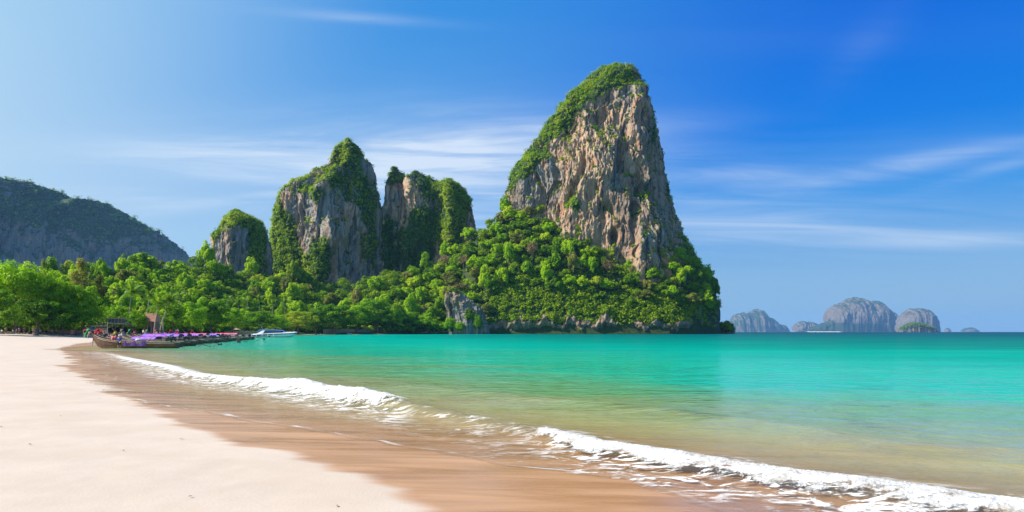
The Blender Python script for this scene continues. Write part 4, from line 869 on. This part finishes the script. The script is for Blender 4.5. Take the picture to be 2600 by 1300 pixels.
# low board fence, bank and red box at the left
def fence(px0, px1, Y, label, h, mat, n):
    a, b = (px0 - CX) / F * Y, (px1 - CX) / F * Y; e = empty('board_fence', ((a + b) / 2, Y, 1.45), 0, label, 'fence'); L = b - a
    for k in range(n): MB().box((-L / 2 + (k + .5) * L / n, random.uniform(-.03, .03), h / 2), (L / n * .93, .07, h * random.uniform(.92, 1.05))).obj('board', mat, e)
    MB().box((0, .06, h * .8), (L, .06, .1)).obj('rail', mat, e); MB().box((0, .06, h * .25), (L, .06, .1)).obj('rail', mat, e)
fence(134, 182, 183, 'low brown board fence left of the brick-red box', 1.0, M_BROWN, 14)
fence(0, 34, 183, 'low dark board fence at the left picture edge', .7, M_BROWN, 10)
fence(188, 222, 184, 'low dark board fence right of the brick-red box', 1.0, M_BROWN, 10)
fence(395, 455, 228, 'low dark board fence under the leaning palms', 1.0, M_BROWN, 12)
c = W(184, 838, 181); e = empty('litter_bin', (c[0], 181, 1.4), 0, 'brick-red square box with a pitched lid at the end of the board fence', 'bin')
MB().box((0, 0, .45), (.7, .7, .95)).obj('body', plain('brick_red', (.32, .10, .06)), e); MB().add([(-.45, -.45, .93), (.45, -.45, .93), (.45, .45, .93), (-.45, .45, .93), (-.45, 0, 1.2), (.45, 0, 1.2)], [(0, 1, 5, 4), (3, 4, 5, 2), (0, 4, 3), (1, 2, 5), (0, 3, 2, 1)]).obj('lid', plain('brick_red', (.3, .1, .06)), e)
m = MB(); nb = 60
for k in range(nb):
    px = -80 + 330 * k / (nb - 1); Y = interp(px, PB) - 4 + random.uniform(-.4, .4); x = (px - CX) / F * Y; m.v += [(x, Y - 1.2, 1.1), (x, Y - .6, 1.62 + random.uniform(-.05, .05)), (x, Y + 5, 1.75)]
for k in range(nb - 1): m.f += [(3 * k, 3 * k + 3, 3 * k + 4, 3 * k + 1), (3 * k + 1, 3 * k + 4, 3 * k + 5, 3 * k + 2)]
tag(m.obj('earth_bank', plain('earth', (.20, .17, .14), .95, .4, .8)), 'shaded earth bank along the top of the beach', None, None, 'structure')
def parasol(px, py, Y, label, mat, h=2.4, r=1.7):
    x = (px - CX) / F * Y; z = float(sand_z(np.array(x), np.array(Y))); e = empty('parasol', (x, Y, z), 0, label, 'parasol')
    MB().tube([(0, 0, 0), (0, 0, h)], .06).obj('pole', M_PALEWOOD, e); m = MB(); n = 12
    m.add([(r * math.cos(k * 6.283 / n), r * math.sin(k * 6.283 / n), h - .55) for k in range(n)] + [(0, 0, h + .3), (0, 0, h - .2)], [(k, (k + 1) % n, n) for k in range(n)] + [((k + 1) % n, k, n + 1) for k in range(n)]); m.obj('canopy', mat, e)
parasol(601, 832, 385, 'thatched straw parasol on the far beach behind the pink boat', M_THATCH, 3.2, 2.4)
parasol(419, 832, 222, 'red and white parasol beside the leaning palms', plain('red_white', (.7, .2, .16)), 1.6, 1.1)
m = MB()
for k in range(40):
    px = 570 + 90 * k / 39; Y = 372 + .6 * k; x = (px - CX) / F * Y; h = .5 + .5 * abs(math.sin(k * 1.3)) + .5 * random.random(); m.v += [(x, Y - 2, .6), (x, Y, 2.0 + h * .6), (x, Y + 3, 2.2)]
for k in range(39): m.f += [(3 * k, 3 * k + 3, 3 * k + 4, 3 * k + 1), (3 * k + 1, 3 * k + 4, 3 * k + 5, 3 * k + 2)]
tag(m.obj('grassy_bank', plain('dry_grass', (.34, .30, .12), .95, .5, .9)), 'dry grassy bank lit by the sun below the thatched parasol', None, None, 'structure')

# ------------------------------------------------------------------ people
def skin_mesh(name, joints, bones, only=None, grow=1.):
    names = [n for n in joints if only is None or n in only]; ix = {n: i for i, n in enumerate(names)}
    me = bpy.data.meshes.new('tmp'); me.from_pydata([joints[n][0] for n in names], [(ix[a], ix[b]) for a, b in bones if a in ix and b in ix], []); me.update()
    o = bpy.data.objects.new('tmp', me); COL.objects.link(o); o.modifiers.new('s', 'SKIN'); sv = me.skin_vertices[0].data
    for n, i in ix.items(): q = joints[n][1] * grow; sv[i].radius = (q, q); sv[i].use_root = (i == 0)
    sb = o.modifiers.new('u', 'SUBSURF'); sb.levels = 1; sb.render_levels = 1
    dg = bpy.context.evaluated_depsgraph_get(); res = bpy.data.meshes.new_from_object(o.evaluated_get(dg)); res.name = name
    bpy.data.objects.remove(o); res.polygons.foreach_set('use_smooth', np.ones(len(res.polygons), bool)); return res
BONES = [('pel', 'wst'), ('wst', 'chs'), ('chs', 'nck'), ('nck', 'hd'), ('hd', 'top'), ('chs', 'shl'), ('shl', 'ell'), ('ell', 'wrl'), ('wrl', 'hnl'), ('chs', 'shr'), ('shr', 'elr'), ('elr', 'wrr'), ('wrr', 'hnr'), ('pel', 'hpl'), ('hpl', 'knl'), ('knl', 'anl'), ('anl', 'tol'), ('pel', 'hpr'), ('hpr', 'knr'), ('knr', 'anr'), ('anr', 'tor')]
def pose(kind):                                      # figure faces -y, feet at z = 0
    j = dict(pel=((0, 0, .93), .13), wst=((0, 0, 1.08), .125), chs=((0, .0, 1.34), .14), nck=((0, 0, 1.5), .06), hd=((0, -.02, 1.62), .092), top=((0, -.01, 1.70), .075),
             shl=((-.19, 0, 1.41), .062), ell=((-.25, .03, 1.13), .045), wrl=((-.25, -.08, .9), .033), hnl=((-.25, -.11, .8), .036), shr=((.19, 0, 1.41), .062), elr=((.25, .03, 1.13), .045), wrr=((.25, -.08, .9), .033), hnr=((.25, -.11, .8), .036),
             hpl=((-.1, 0, .86), .09), knl=((-.11, -.02, .48), .062), anl=((-.11, .03, .08), .042), tol=((-.12, -.14, .03), .035), hpr=((.1, 0, .86), .09), knr=((.11, .02, .48), .062), anr=((.12, .06, .08), .042), tor=((.13, -.1, .03), .035))
    if kind == 'sit':
        d = -.43
        for k in j: p, r = j[k]; j[k] = ((p[0], p[1], p[2] + d), r)
        for s, q in (('l', -1), ('r', 1)): j['kn' + s] = ((.13 * q, -.42, .47), .062); j['an' + s] = ((.13 * q, -.44, .08), .042); j['to' + s] = ((.14 * q, -.6, .03), .035); j['wr' + s] = ((.2 * q, -.25, .55), .033); j['hn' + s] = ((.17 * q, -.34, .54), .036); j['el' + s] = ((.26 * q, -.05, .72), .045)
    if kind == 'bend':
        for k in ('wst', 'chs', 'nck', 'hd', 'top', 'shl', 'shr', 'ell', 'elr', 'wrl', 'wrr', 'hnl', 'hnr'):
            p, r = j[k]; a = 1.25; z, y = p[2] - .93, p[1]; j[k] = ((p[0], y * math.cos(a) - z * math.sin(a), .93 + z * math.cos(a) + y * math.sin(a)), r)
        for s, q in (('l', -1), ('r', 1)): b = j['sh' + s][0]; j['el' + s] = ((.25 * q, b[1] - .04, b[2] - .28), .045); j['wr' + s] = ((.22 * q, b[1] - .12, b[2] - .52), .033); j['hn' + s] = ((.2 * q, b[1] - .15, b[2] - .6), .036)
    return j
POSES = {}
for k in ('stand', 'sit', 'bend'):
    j = pose(k); h = j['top'][0]
    hat = MB().ball((h[0], h[1] + .01, h[2] + .0), (.115, .125, .095), 10, 6)
    POSES[k] = (skin_mesh('body', j, BONES), skin_mesh('shirt', j, BONES, ('pel', 'wst', 'chs', 'shl', 'ell', 'shr', 'elr'), 1.2), skin_mesh('shorts', j, BONES, ('pel', 'hpl', 'knl', 'hpr', 'knr'), 1.22), hat.mesh('hair', True))
M_SKIN = plain('skin', (.42, .23, .15), .6, .1); M_SKIN2 = plain('tanned_skin', (.22, .11, .07), .6, .1); M_HAIR = plain('dark_hair', (.02, .015, .012), .5); M_BLACK = plain('black_paint', (.02, .02, .022), .4)
def person(px, Y, z, rz, kind, shirt, shorts, label, hair=None, skin=None, x=None, s=1., group=None, pz=None):
    e = empty('person', ((px - CX) / F * Y if x is None else x, Y, z), rz, label, 'person', group, s)
    for me, nm, m_ in zip(POSES[kind], ('body', 'shirt', 'shorts', 'hair' if hair is None else 'cap'), (skin or M_SKIN, shirt, shorts, hair or M_HAIR)):
        if m_ is None: continue
        if not me.materials: me.materials.append(None)
        o = link(nm, me, None, e); o.material_slots[0].link = 'OBJECT'; o.material_slots[0].material = m_
    return e

# ------------------------------------------------------------------ long-tail boats
M_HULL = plain('hull_wood', (.13, .068, .042), .55, .4, 2.5); M_RAIL = plain('rail_wood', (.42, .32, .23), .6, .3, 3.); M_STEEL = plain('engine_metal', (.025, .025, .028), .5, .3, 6.)
M_ROPE = plain('rope', (.4, .33, .24), .9); M_DECK = plain('deck_wood', (.28, .19, .12), .7, .3, 3.)
ST = [(5.75, -.02, .70, .55), (5.2, -.12, .70, .66), (4, -.2, .70, .84), (2, -.26, .74, .98), (0, -.26, .80, 1.0), (-2, -.23, .93, .88), (-3.2, -.14, 1.10, .66), (-3.9, -.04, 1.26, .46), (-4.4, .2, 1.45, .30), (-4.85, .85, 1.70, .17), (-5.2, 1.45, 1.98, .12), (-5.6, 2.12, 2.36, .10), (-5.85, 2.5, 2.62, .09)]
def hull_mesh():
    m = MB(); N = 11; rows = []
    for (x, k, s, b) in ST:
        out = []
        for i in range(N):
            a = -1 + 2 * i / (N - 1); out.append((x, b * math.copysign(min(1, abs(a) * 1.05)**.62, a), k + (s - k) * abs(a)**1.9))
        inn = [(x, y * .90, z + (.05 if abs(y) < b * .8 else 0)) for _, y, z in reversed(out)]
        rows.append(out + inn)
    n = 2 * N; V = [v for r_ in rows for v in r_]; Fs = [(i * n + k, (i + 1) * n + k, (i + 1) * n + (k + 1) % n, i * n + (k + 1) % n) for i in range(len(rows) - 1) for k in range(n)]
    Fs += [tuple(range(N)), tuple(range((len(rows) - 1) * n + n - 1, (len(rows) - 1) * n - 1, -1))]
    m.add(V, Fs); return m.mesh('hull')
HULL = hull_mesh(); HULL.materials.append(None)
def strip(y_f, z_off, xs_, w_, h_, sides=(-1, 1)):
    m = MB(); x = np.array([q[0] for q in ST][::-1]); s = np.array([q[2] for q in ST][::-1]); b = np.array([q[3] for q in ST][::-1])
    for sg in sides:
        pts = [(u_, sg * np.interp(u_, x, b) * y_f, np.interp(u_, x, s) + z_off) for u_ in xs_]
        for p0, p1 in zip(pts, pts[1:]):
            m.add([(p0[0], p0[1] - w_, p0[2]), (p0[0], p0[1] + w_, p0[2]), (p1[0], p1[1] + w_, p1[2]), (p1[0], p1[1] - w_, p1[2]), (p0[0], p0[1] - w_, p0[2] + h_), (p0[0], p0[1] + w_, p0[2] + h_), (p1[0], p1[1] + w_, p1[2] + h_), (p1[0], p1[1] - w_, p1[2] + h_)],
                  [(0, 3, 2, 1), (4, 5, 6, 7), (0, 1, 5, 4), (2, 3, 7, 6), (0, 4, 7, 3), (1, 2, 6, 5)])
    return m
RAIL = [strip(1.0, .0, np.linspace(-4.7, 5.7, 22), .06, .06, (q,)).mesh('rail') for q in (-1, 1)]; RUB = [strip(1.03, -.16, np.linspace(-4.2, 5.6, 20), .03, .07, (q,)).mesh('rubbing_strake') for q in (-1, 1)]
def roof_mesh(x0, x1, z, wd):
    m = MB(); nx_, ny_ = 9, 7; V = []
    for lay in (0, 1):
        for i in range(nx_):
            for j_ in range(ny_):
                u_ = i / (nx_ - 1); v_ = -1 + 2 * j_ / (ny_ - 1)
                V.append((x0 + (x1 - x0) * u_, v_ * wd, z + .13 * (1 - v_ * v_) - .05 * math.sin(u_ * 4 * math.pi)**2 - (.16 if abs(v_) > .99 else 0) - .03 * lay))
    K = nx_ * ny_; Fs = []
    for i in range(nx_ - 1):
        for j_ in range(ny_ - 1):
            a = i * ny_ + j_; Fs += [(a, a + ny_, a + ny_ + 1, a + 1), (K + a, K + a + 1, K + a + ny_ + 1, K + a + ny_)]
    m.add(V, Fs); return m.mesh('canopy')
ROOF = [roof_mesh(-1.2, 3.9, 1.55, 1.0), roof_mesh(-1.9, 3.4, 1.62, 1.02), roof_mesh(-.6, 2.6, 1.25, .95)]
for r_ in ROOF: r_.materials.append(None)
POST = MB().tube([(0, 0, 0), (0, 0, 1)], .028, 6).mesh('post'); POST.materials.append(M_RAIL)
ENG = MB().box((4.6, 0, 1.08), (.62, .36, .34)).ball((4.5, .0, 1.32), (.22, .17, .13)).ball((4.75, .05, 1.28), (.12, .12, .12)).box((4.28, 0, 1.05), (.12, .34, .38)).tube([(4.4, .18, 1.1), (4.4, .36, 1.15), (4.4, .4, 1.5)], .035).box((4.85, 0, .88), (.16, .2, .3)).mesh('engine')
SHAFT = MB().tube([(4.9, 0, 1.1), (6.6, .15, .85), (9.6, .35, .32)], [.06, .045, .035], 6).mesh('tail_shaft')
HANDLE = MB().tube([(4.3, 0, 1.2), (3.4, -.1, 1.55), (3.0, -.12, 1.55)], .025).mesh('tiller')
PROP = MB().box((9.6, .35, .32), (.06, .5, .1), 0, .3).box((9.6, .35, .32), (.06, .1, .5)).box((9.3, .33, .25), (.5, .04, .3)).mesh('propeller')
BENCH = MB().box((0, 0, .5), (.3, 1.6, .05)).mesh('bench'); DECK = MB().box((-.2, 0, .12), (7.4, 1.35, .05)).box((-3.3, 0, .92), (1.2, .9, .05)).mesh('deck')
BLOCK = MB().box((4.75, 0, .72), (.8, .5, .1)).mesh('engine_bed')
RIB1 = MB().tube([(-5.55, 0, 2.2), (-5.7, 0, 2.32)], .2, 8).tube([(-5.62, -.12, 2.2), (-5.85, -.2, 1.8), (-5.95, -.2, 1.3)], [.07, .1, .05], 5).mesh('ribbon'); RIB2 = MB().tube([(-5.3, 0, 1.8), (-5.48, 0, 2.02)], .21, 8).tube([(-5.4, -.15, 1.9), (-5.55, -.22, 1.5), (-5.5, -.22, 1.2)], [.06, .09, .05], 5).mesh('ribbon')
for m_, mt in ((RAIL[0], M_RAIL), (RUB[0], M_RAIL), (RAIL[1], M_RAIL), (RUB[1], M_RAIL), (ENG, M_STEEL), (SHAFT, M_STEEL), (HANDLE, M_STEEL), (PROP, M_STEEL), (BENCH, M_DECK), (DECK, M_DECK), (BLOCK, M_HULL)): m_.materials.append(mt)
for m_ in (RIB1, RIB2): m_.materials.append(None)
M_HULL2 = plain('dark_hull_wood', (.06, .035, .026), .55, .4, 2.5); M_HULL3 = plain('red_hull_wood', (.22, .05, .04), .55, .35, 2.5)
def oslot(o, m): o.material_slots[0].link = 'OBJECT'; o.material_slots[0].material = m; return o
def boat(bow, Y, rz, label, hull=M_HULL2, roof=None, ri=0, rib=None, rib2=None, engine=True, s=1., z=0.):
    x = (bow - CX) / F * Y + 5.85 * s
    e = empty('longtail_boat', (x, Y, z), rz, label, 'boat', 'long-tail boats moored along the beach', s)
    oslot(link('hull', HULL, None, e), hull); [(link('rail', RAIL[q], None, e), link('rubbing_strake', RUB[q], None, e)) for q in (0, 1)]; link('deck', DECK, None, e)
    for k in (-2.2, -1.2, -.2, .8, 1.8, 2.8): o = link('bench', BENCH, None, e); o.location.x = k
    if roof:
        oslot(link('canopy', ROOF[ri], None, e), roof); x0, x1, h = ((-1.1, 3.8, 1.55), (-1.8, 3.3, 1.6), (-.5, 2.5, 1.25))[ri]
        for k in range(4):
            for sg in (-1, 1): o = link('post', POST, None, e); o.location = (x0 + (x1 - x0) * k / 3, sg * .88, .72); o.scale.z = h - .78
    if engine:
        tl = .10 * math.sin(Y * 2.7) - .02; parts = [link('engine_bed', BLOCK, None, e), link('engine', ENG, None, e), link('tail_shaft', SHAFT, None, e), link('tiller', HANDLE, None, e), link('propeller', PROP, None, e)]
        M4 = Matrix.Translation((4.6, 0, 1.0)) @ Matrix.Rotation(.22 * math.sin(Y * 5.1), 4, 'Z') @ Matrix.Rotation(tl, 4, 'Y') @ Matrix.Translation((-4.6, 0, -1.0))
        for o in parts[1:]: o.matrix_local = M4
    if rib: oslot(link('ribbon', RIB1, None, e), rib)
    if rib2: oslot(link('ribbon', RIB2, None, e), rib2)
    return e
B1 = boat(217, 83, R(-2), 'nearest long-tail boat, bare brown hull with a purple cloth over its side', M_HULL, None, 0, M_GREENC, M_ROPE)
sc = MB()
for i in range(11):
    for j_ in range(4): sc.v.append((-.55 + 2.9 * i / 10, -1.03 - .03 * math.sin(i * 1.7) - .01 * j_, .88 - .20 * j_))
for i in range(10):
    for j_ in range(3): a = i * 4 + j_; sc.f.append((a, a + 4, a + 5, a + 1))
sc.obj('side_cloth', plain('deep_purple_cloth', (.075, .03, .20), .8), B1)
MB().tube([(2.2, -.6, .9), (3.4, -.9, 1.75)], .04).box((2.15, -.58, .88), (.5, .05, .16), 0, -.6).obj('oar', M_RAIL, B1)
MB().ball((.9, -.3, 1.0), (.42, .35, .2)).obj('tarpaulin', plain('pale_tarp', (.55, .54, .46)), B1)
MB().tube([(-4.9, 0, 1.5), (-4.95, -.1, .9), (-5.05, -.15, .25)], [.05, .07, .03], 5).obj('mooring_rope', M_ROPE, B1)
boat(242, 89, R(-1), 'long-tail boat behind the nearest one, low lilac canopy and red ribbons', M_HULL2, M_LILAC, 2, M_RED, M_RED)
boat(286, 95, R(1), 'third long-tail boat from the front, long lilac canopy, plain tall prow', M_HULL2, M_LILAC, 0, None, M_YELLOWC)
boat(303, 101, R(-2), 'fourth long-tail boat from the front, thick cloth-wrapped prow', M_HULL2, M_PURPLE, 1, M_ROPE, M_ROPE)
boat(325, 106, R(0), 'fifth long-tail boat from the front, bright green prow ribbon', M_HULL2, M_LILAC, 0, M_GREENC, None)
boat(337, 111, R(2), 'sixth long-tail boat from the front, red and white prow ribbon', M_HULL2, M_PURPLE, 1, None, M_PINK)
boat(368, 116, R(-2), 'seventh long-tail boat from the front, dull green prow ribbon and lilac canopy', M_HULL2, M_LILAC, 0, M_GREENC, None)
boat(392, 122, R(0), 'eighth long-tail boat from the front, yellow and pink prow ribbons, no canopy', M_HULL2, None, 0, M_PINK, M_YELLOWC)
boat(404, 128, R(3), 'ninth long-tail boat from the front, bare crossed prow, pink canopy', M_HULL2, M_PINK, 1, None, None)
boat(430, 133, R(-1), 'tenth long-tail boat from the front, dark hull and lilac canopy', M_HULL2, M_LILAC, 0, M_RED, None)
boat(446, 139, R(1), 'eleventh long-tail boat from the front, pink canopy and pink prow ribbon', M_HULL2, M_PINK, 0, M_PINK, M_RED)
boat(462, 146, R(-3), 'twelfth long-tail boat from the front, sky blue canopy', M_HULL2, M_SKYBLUE, 2, None, None)
boat(486, 154, R(0), 'thirteenth long-tail boat from the front, red hull without a canopy', M_HULL3, None, 1, M_RED, None)
boat(508, 163, R(2), 'second farthest long-tail boat, pink canopy on tall posts', M_HULL2, M_PINK, 1, None, None, True, 1.0)
boat(532, 174, R(-1), 'farthest long-tail boat, dark hull with a raised black engine', M_HULL2, None, 0, None, None)

person(303, 81.3, -.12, R(190), 'stand', M_BLUE, M_BLACK, 'man in a blue shirt and white cap standing in the shallows beside the nearest boat', M_WHITE)
person(286, 83.2, .42, R(150), 'sit', M_PINK, M_BLACK, 'woman in a pink top sitting in the nearest boat, the left one of two', M_THATCH)
person(294.5, 83.1, .42, R(200), 'sit', M_RED, M_BLACK, 'woman in a red top sitting in the nearest boat, the right one of two', None)
person(266, 87, .75, R(20), 'sit', M_DARK, M_BROWN, 'dark-clad man sitting on the bow of the second boat', None, M_SKIN2)
person(277, 100, .05, R(90), 'stand', None, M_RED, 'bare-chested man in red shorts standing behind the second boat')
person(282, 92, .05, R(-20), 'stand', None, M_PINK, 'sunburnt bather in pink shorts standing between the second and third boats')
person(311, 95, .3, R(10), 'stand', plain('pale_shirt', (.5, .55, .62)), M_BLUE, 'person in a pale blue shirt standing in the third boat')
person(427, 93.5, .45, R(80), 'bend', M_SKYBLUE, M_BLACK, 'man in a blue shirt bending over the engine of the third boat', M_BLUE, M_SKIN2)
person(455, 99, .45, R(60), 'sit', plain('dark_green_shirt', (.03, .12, .06)), M_BLACK, 'man in a dark green shirt sitting at the stern of the fourth boat', None, M_SKIN2)
person(372, 150, .9, R(30), 'stand', M_RED, M_BLUE, 'person in red on the sand behind the prows, by the yellow ribbon')
person(364, 152, .9, R(-30), 'stand', M_WHITE, M_DARK, 'person in white on the sand behind the row of prows')
person(452, 160, 1.0, R(-30), 'stand', M_PINK, M_WHITE, 'person in pink standing on the sand behind the blue canopy')
person(609, 378, 1.9, 0, 'stand', M_WHITE, M_PALEWOOD, 'person in white standing right of the thatched parasol')
person(617, 380, 1.9, R(40), 'stand', M_THATCH, M_WHITE, 'person in straw-coloured clothes just right of the one in white by the parasol')
person(629, 330, .6, R(90), 'sit', M_DARK, M_DARK, 'dark figure sitting on the sand left of the speedboat')
for i, (px, sh, lb) in enumerate([(716, M_WHITE, 'white shirt, leftmost of the group'), (722, M_WHITE, 'white top, second of the group'), (727, M_DARK, 'dark shirt, third of the group'), (731, M_PINK, 'pink shirt in the middle of the group'), (737, M_THATCH, 'straw-coloured shirt, third from right'), (742, M_RED, 'red shirt, second from right'), (748, M_SKYBLUE, 'light blue shirt, rightmost of the group')]):
    person(px, 352 + 3 * (i % 3), .9, R(40 * i), 'stand', sh, (M_BLACK, M_BLUE, M_BROWN)[i % 3], f'person in a {lb} behind the speedboat bow', group='people behind the speedboat bow')
person(762, 420, .25, 0, 'stand', M_BLACK, M_BLACK, 'dark figure standing alone on the sand right of the speedboat', None, M_SKIN2)
for i, (px, k) in enumerate([(793, 'left of'), (814, 'near')]): person(px, 470, .1, R(60), 'sit', (M_DARK, M_WHITE)[i], M_DARK, ('dark bather sitting at the water edge before the beige wall', 'pale bather sitting at the water edge before the beige wall')[i])
for i, (px, sh, kd, lb) in enumerate([(5, M_WHITE, 'sit', 'white, leftmost under the trees'), (15, M_PALEWOOD, 'stand', 'pale clothes before the left board fence'), (33, M_WHITE, 'sit', 'white right of the left board fence'), (42, M_DARK, 'sit', 'dark clothes under the largest beach tree'), (49, M_LILAC, 'stand', 'lilac under the largest beach tree'), (61, M_RED, 'stand', 'dark red under the largest beach tree'), (75, M_PALEWOOD, 'sit', 'beige left of the tree stump'), (84, M_BROWN, 'stand', 'brown, by the tree stump'), (92, M_DARK, 'stand', 'dark clothes, by the tree stump'), (102, M_WHITE, 'sit', 'white right of the tree stump'), (113, M_RED, 'stand', 'bright red left of the long board fence'), (132, M_PALEWOOD, 'sit', 'beige beside the long board fence')]):
    person(px, 180 + (i % 3), 1.5, R(50 * i), kd, sh, (M_BLACK, M_BROWN, M_BLUE)[i % 3], f'person in {lb} at the back of the beach')
MB().tube([(0, 0, -.3), (.1, 0, .6), (-.05, .1, 1.35)], [.75, .55, .5], 9).obj('stump', M_BARK); o = bpy.data.objects['stump']; o.location = W(90, 842, 176); o.location.z = 1.35; o.name = 'tree_stump'; tag(o, 'broad dark tree stump at the top of the left beach', 'stump')
# red cloth awning behind the first prows
Y = 150; e = empty('awning', ((246 - CX) / F * Y, Y, 1.0), 0, 'low red cloth awning on poles behind the two nearest prows', 'awning')
m = MB()
for i in range(13):
    for j_ in (0, 1): m.v.append((-2.6 + 5.2 * i / 12, -.9 + 1.8 * j_, 1.5 + .16 * math.sin(i * .9) - .3 * j_))
m.f = [(2 * i, 2 * i + 2, 2 * i + 3, 2 * i + 1) for i in range(12)]; m.obj('cloth', M_RED, e)
for x in (-2.5, 0, 2.5): MB().tube([(x, -.8, -.3), (x, -.8, 1.5)], .04).obj('pole', M_PALEWOOD, e)

# ------------------------------------------------------------------ speedboat
def speedboat():
    Y = 250; x0 = (700 - CX) / F * Y
    e = empty('speedboat', (x0, Y, 0), R(-3), 'white speedboat with a dark blue stripe and blue canopy anchored off the beach', 'boat')
    wh = plain('gel_coat', (.80, .82, .82), .25, .05); nv = plain('navy_paint', (.02, .05, .16), .3, .1); gl = plain('tinted_glass', (.03, .045, .06), .1, .1)
    S = [(-8.2, -.2, .95, 1.6), (-6, -.3, 1.1, 1.75), (-2, -.35, 1.3, 1.8), (2, -.3, 1.45, 1.7), (5, -.1, 1.55, 1.25), (6.8, .5, 1.6, .7), (8.2, 1.35, 1.65, .08)]
    def loft(f0, f1, grow, nm, mat):
        m = MB(); N = 9; V = []
        for (x, k, s, b) in S:
            for i in range(N):
                a = -1 + 2 * i / (N - 1); q = f0 + (f1 - f0) * abs(a); V.append((x, math.copysign(b * min(1, q)**.55, a) * grow if abs(a) > 1e-6 or f0 > 0 else 0, k + (s - k) * q))
        Fs = [(i * N + k, (i + 1) * N + k, (i + 1) * N + k + 1, i * N + k + 1) for i in range(len(S) - 1) for k in range(N - 1)] + [tuple(range(N))]
        m.add(V, Fs); return m.obj(nm, mat, e, True)
    loft(0, 1., 1., 'hull', wh)
    m = MB(); V = []
    for (x, k, s, b) in S: V += [(x, -b - .02, s - .42 - (.25 if x < -5 else 0)), (x, -b - .05, s - .02), (x, b + .05, s - .02), (x, b + .02, s - .42 - (.25 if x < -5 else 0))]
    m.add(V, [(i * 4, i * 4 + 4, i * 4 + 5, i * 4 + 1) for i in range(len(S) - 1)] + [(i * 4 + 2, i * 4 + 6, i * 4 + 7, i * 4 + 3) for i in range(len(S) - 1)]); m.obj('stripe', nv, e)
    m = MB(); V = []
    for (x, k, s, b) in S: V += [(x, -b - .03, s), (x, -b * .55, s + .3), (x, b * .55, s + .3), (x, b + .03, s)]
    m.add(V, [(i * 4 + j_, i * 4 + 4 + j_, i * 4 + 5 + j_, i * 4 + 1 + j_) for i in range(len(S) - 1) for j_ in range(3)]); m.obj('foredeck', wh, e)
    m = MB(); m.add([(-4.2, -1.5, 1.3), (3.0, -1.25, 1.75), (2.0, -1.1, 2.35), (-3.6, -1.35, 2.45), (-4.2, 1.5, 1.3), (3.0, 1.25, 1.75), (2.0, 1.1, 2.35), (-3.6, 1.35, 2.45)], [(0, 1, 2, 3), (5, 4, 7, 6), (1, 5, 6, 2), (4, 0, 3, 7)]); m.obj('windshield', gl, e)
    m = MB(); N = 8
    for lay in (0, 1):
        for i in range(N):
            u_ = i / (N - 1)
            for v_ in (-1, -.5, 0, .5, 1): m.v.append((-6.2 + 9.6 * u_, v_ * (1.55 - .45 * u_), 2.55 + .32 * (1 - v_ * v_) - .5 * max(0, u_ - .6) - .1 * lay))
    K = N * 5
    for i in range(N - 1):
        for j_ in range(4): a = i * 5 + j_; m.f += [(a, a + 5, a + 6, a + 1), (K + a, K + a + 1, K + a + 6, K + a + 5)]
    m.obj('canopy', plain('boat_canopy_blue', (.02, .09, .38), .6), e)
    m = MB()
    for sg in (-1, 1): m.add([(-7.3, sg * 1.62, .95), (-5.2, sg * 1.62, 1.2), (-3.4, sg * 1.45, 2.5), (-4.5, sg * 1.45, 2.5), (-7.3, sg * 1.5, .95), (-5.2, sg * 1.5, 1.2), (-3.4, sg * 1.33, 2.5), (-4.5, sg * 1.33, 2.5)], [(0, 1, 2, 3), (7, 6, 5, 4), (0, 3, 7, 4), (1, 5, 6, 2), (3, 2, 6, 7)])
    m.obj('arch', wh, e); MB().tube([(-4.2, -1.0, 2.6), (-5.4, -1.0, 4.5)], [.05, .03]).obj('antenna', M_WHITE, e)
    for k in range(4): MB().tube([(-6.6 + 2.2 * k, -1.86, 1.0 + .07 * k), (-6.5 + 2.2 * k, -1.9, .35)], [.13, .13], 8).obj('fender', M_WHITE, e)
    for k in (-.7, 0, .7): MB().box((-8.7, k, 1.05), (.5, .45, .55)).box((-8.75, k, .45), (.25, .2, .9)).obj('outboard_motor', plain('motor_grey', (.5, .5, .5), .4), e)
    MB().box((-9.6, 0, .32), (2.6, 2.4, .12)).obj('swim_platform', wh, e)
    MB().tube([(3.5, -1.3, 1.75), (3.6, -1.3, 2.15), (6.5, -.75, 2.2), (7.9, 0, 2.1), (6.5, .75, 2.2), (3.6, 1.3, 2.15), (3.5, 1.3, 1.75)], .025).obj('bow_rail', M_WHITE, e)
speedboat()
# pale rowing boat drawn up before the beige wall
Y = 515; e = empty('rowing_boat', ((887 - CX) / F * Y, Y, .45), R(8), 'small pale boat lying on the sand before the beige wall', 'boat')
o = oslot(link('hull', HULL, None, e), M_WHITE); o.scale = (.34, .7, .55)
o = link('bench', BENCH, None, e); o.scale = (1, .7, 1)

# ------------------------------------------------------------------ the air
m = MB().box((0, 3500, 0), (19600, 8200 * 2, 1)); lo, hi = -9., 520.
m = MB().box((0, 0, (lo + hi) / 2), (42000, 42000, hi - lo)); ho = m.obj('haze', None); t = NT('haze_air')
for n in list(t.n):
    if n.type == 'BSDF_PRINCIPLED': t.n.remove(n)
v = t.n.new('ShaderNodeVolumePrincipled'); v.inputs['Color'].default_value = (.30, .62, 1.0, 1); v.inputs['Density'].default_value = HAZE; v.inputs['Anisotropy'].default_value = .2
t.l.new(v.outputs[0], t.out.inputs['Volume']); ho.data.materials.append(t.m); tag(ho, 'thin blue haze over the bay', None, None, 'stuff')
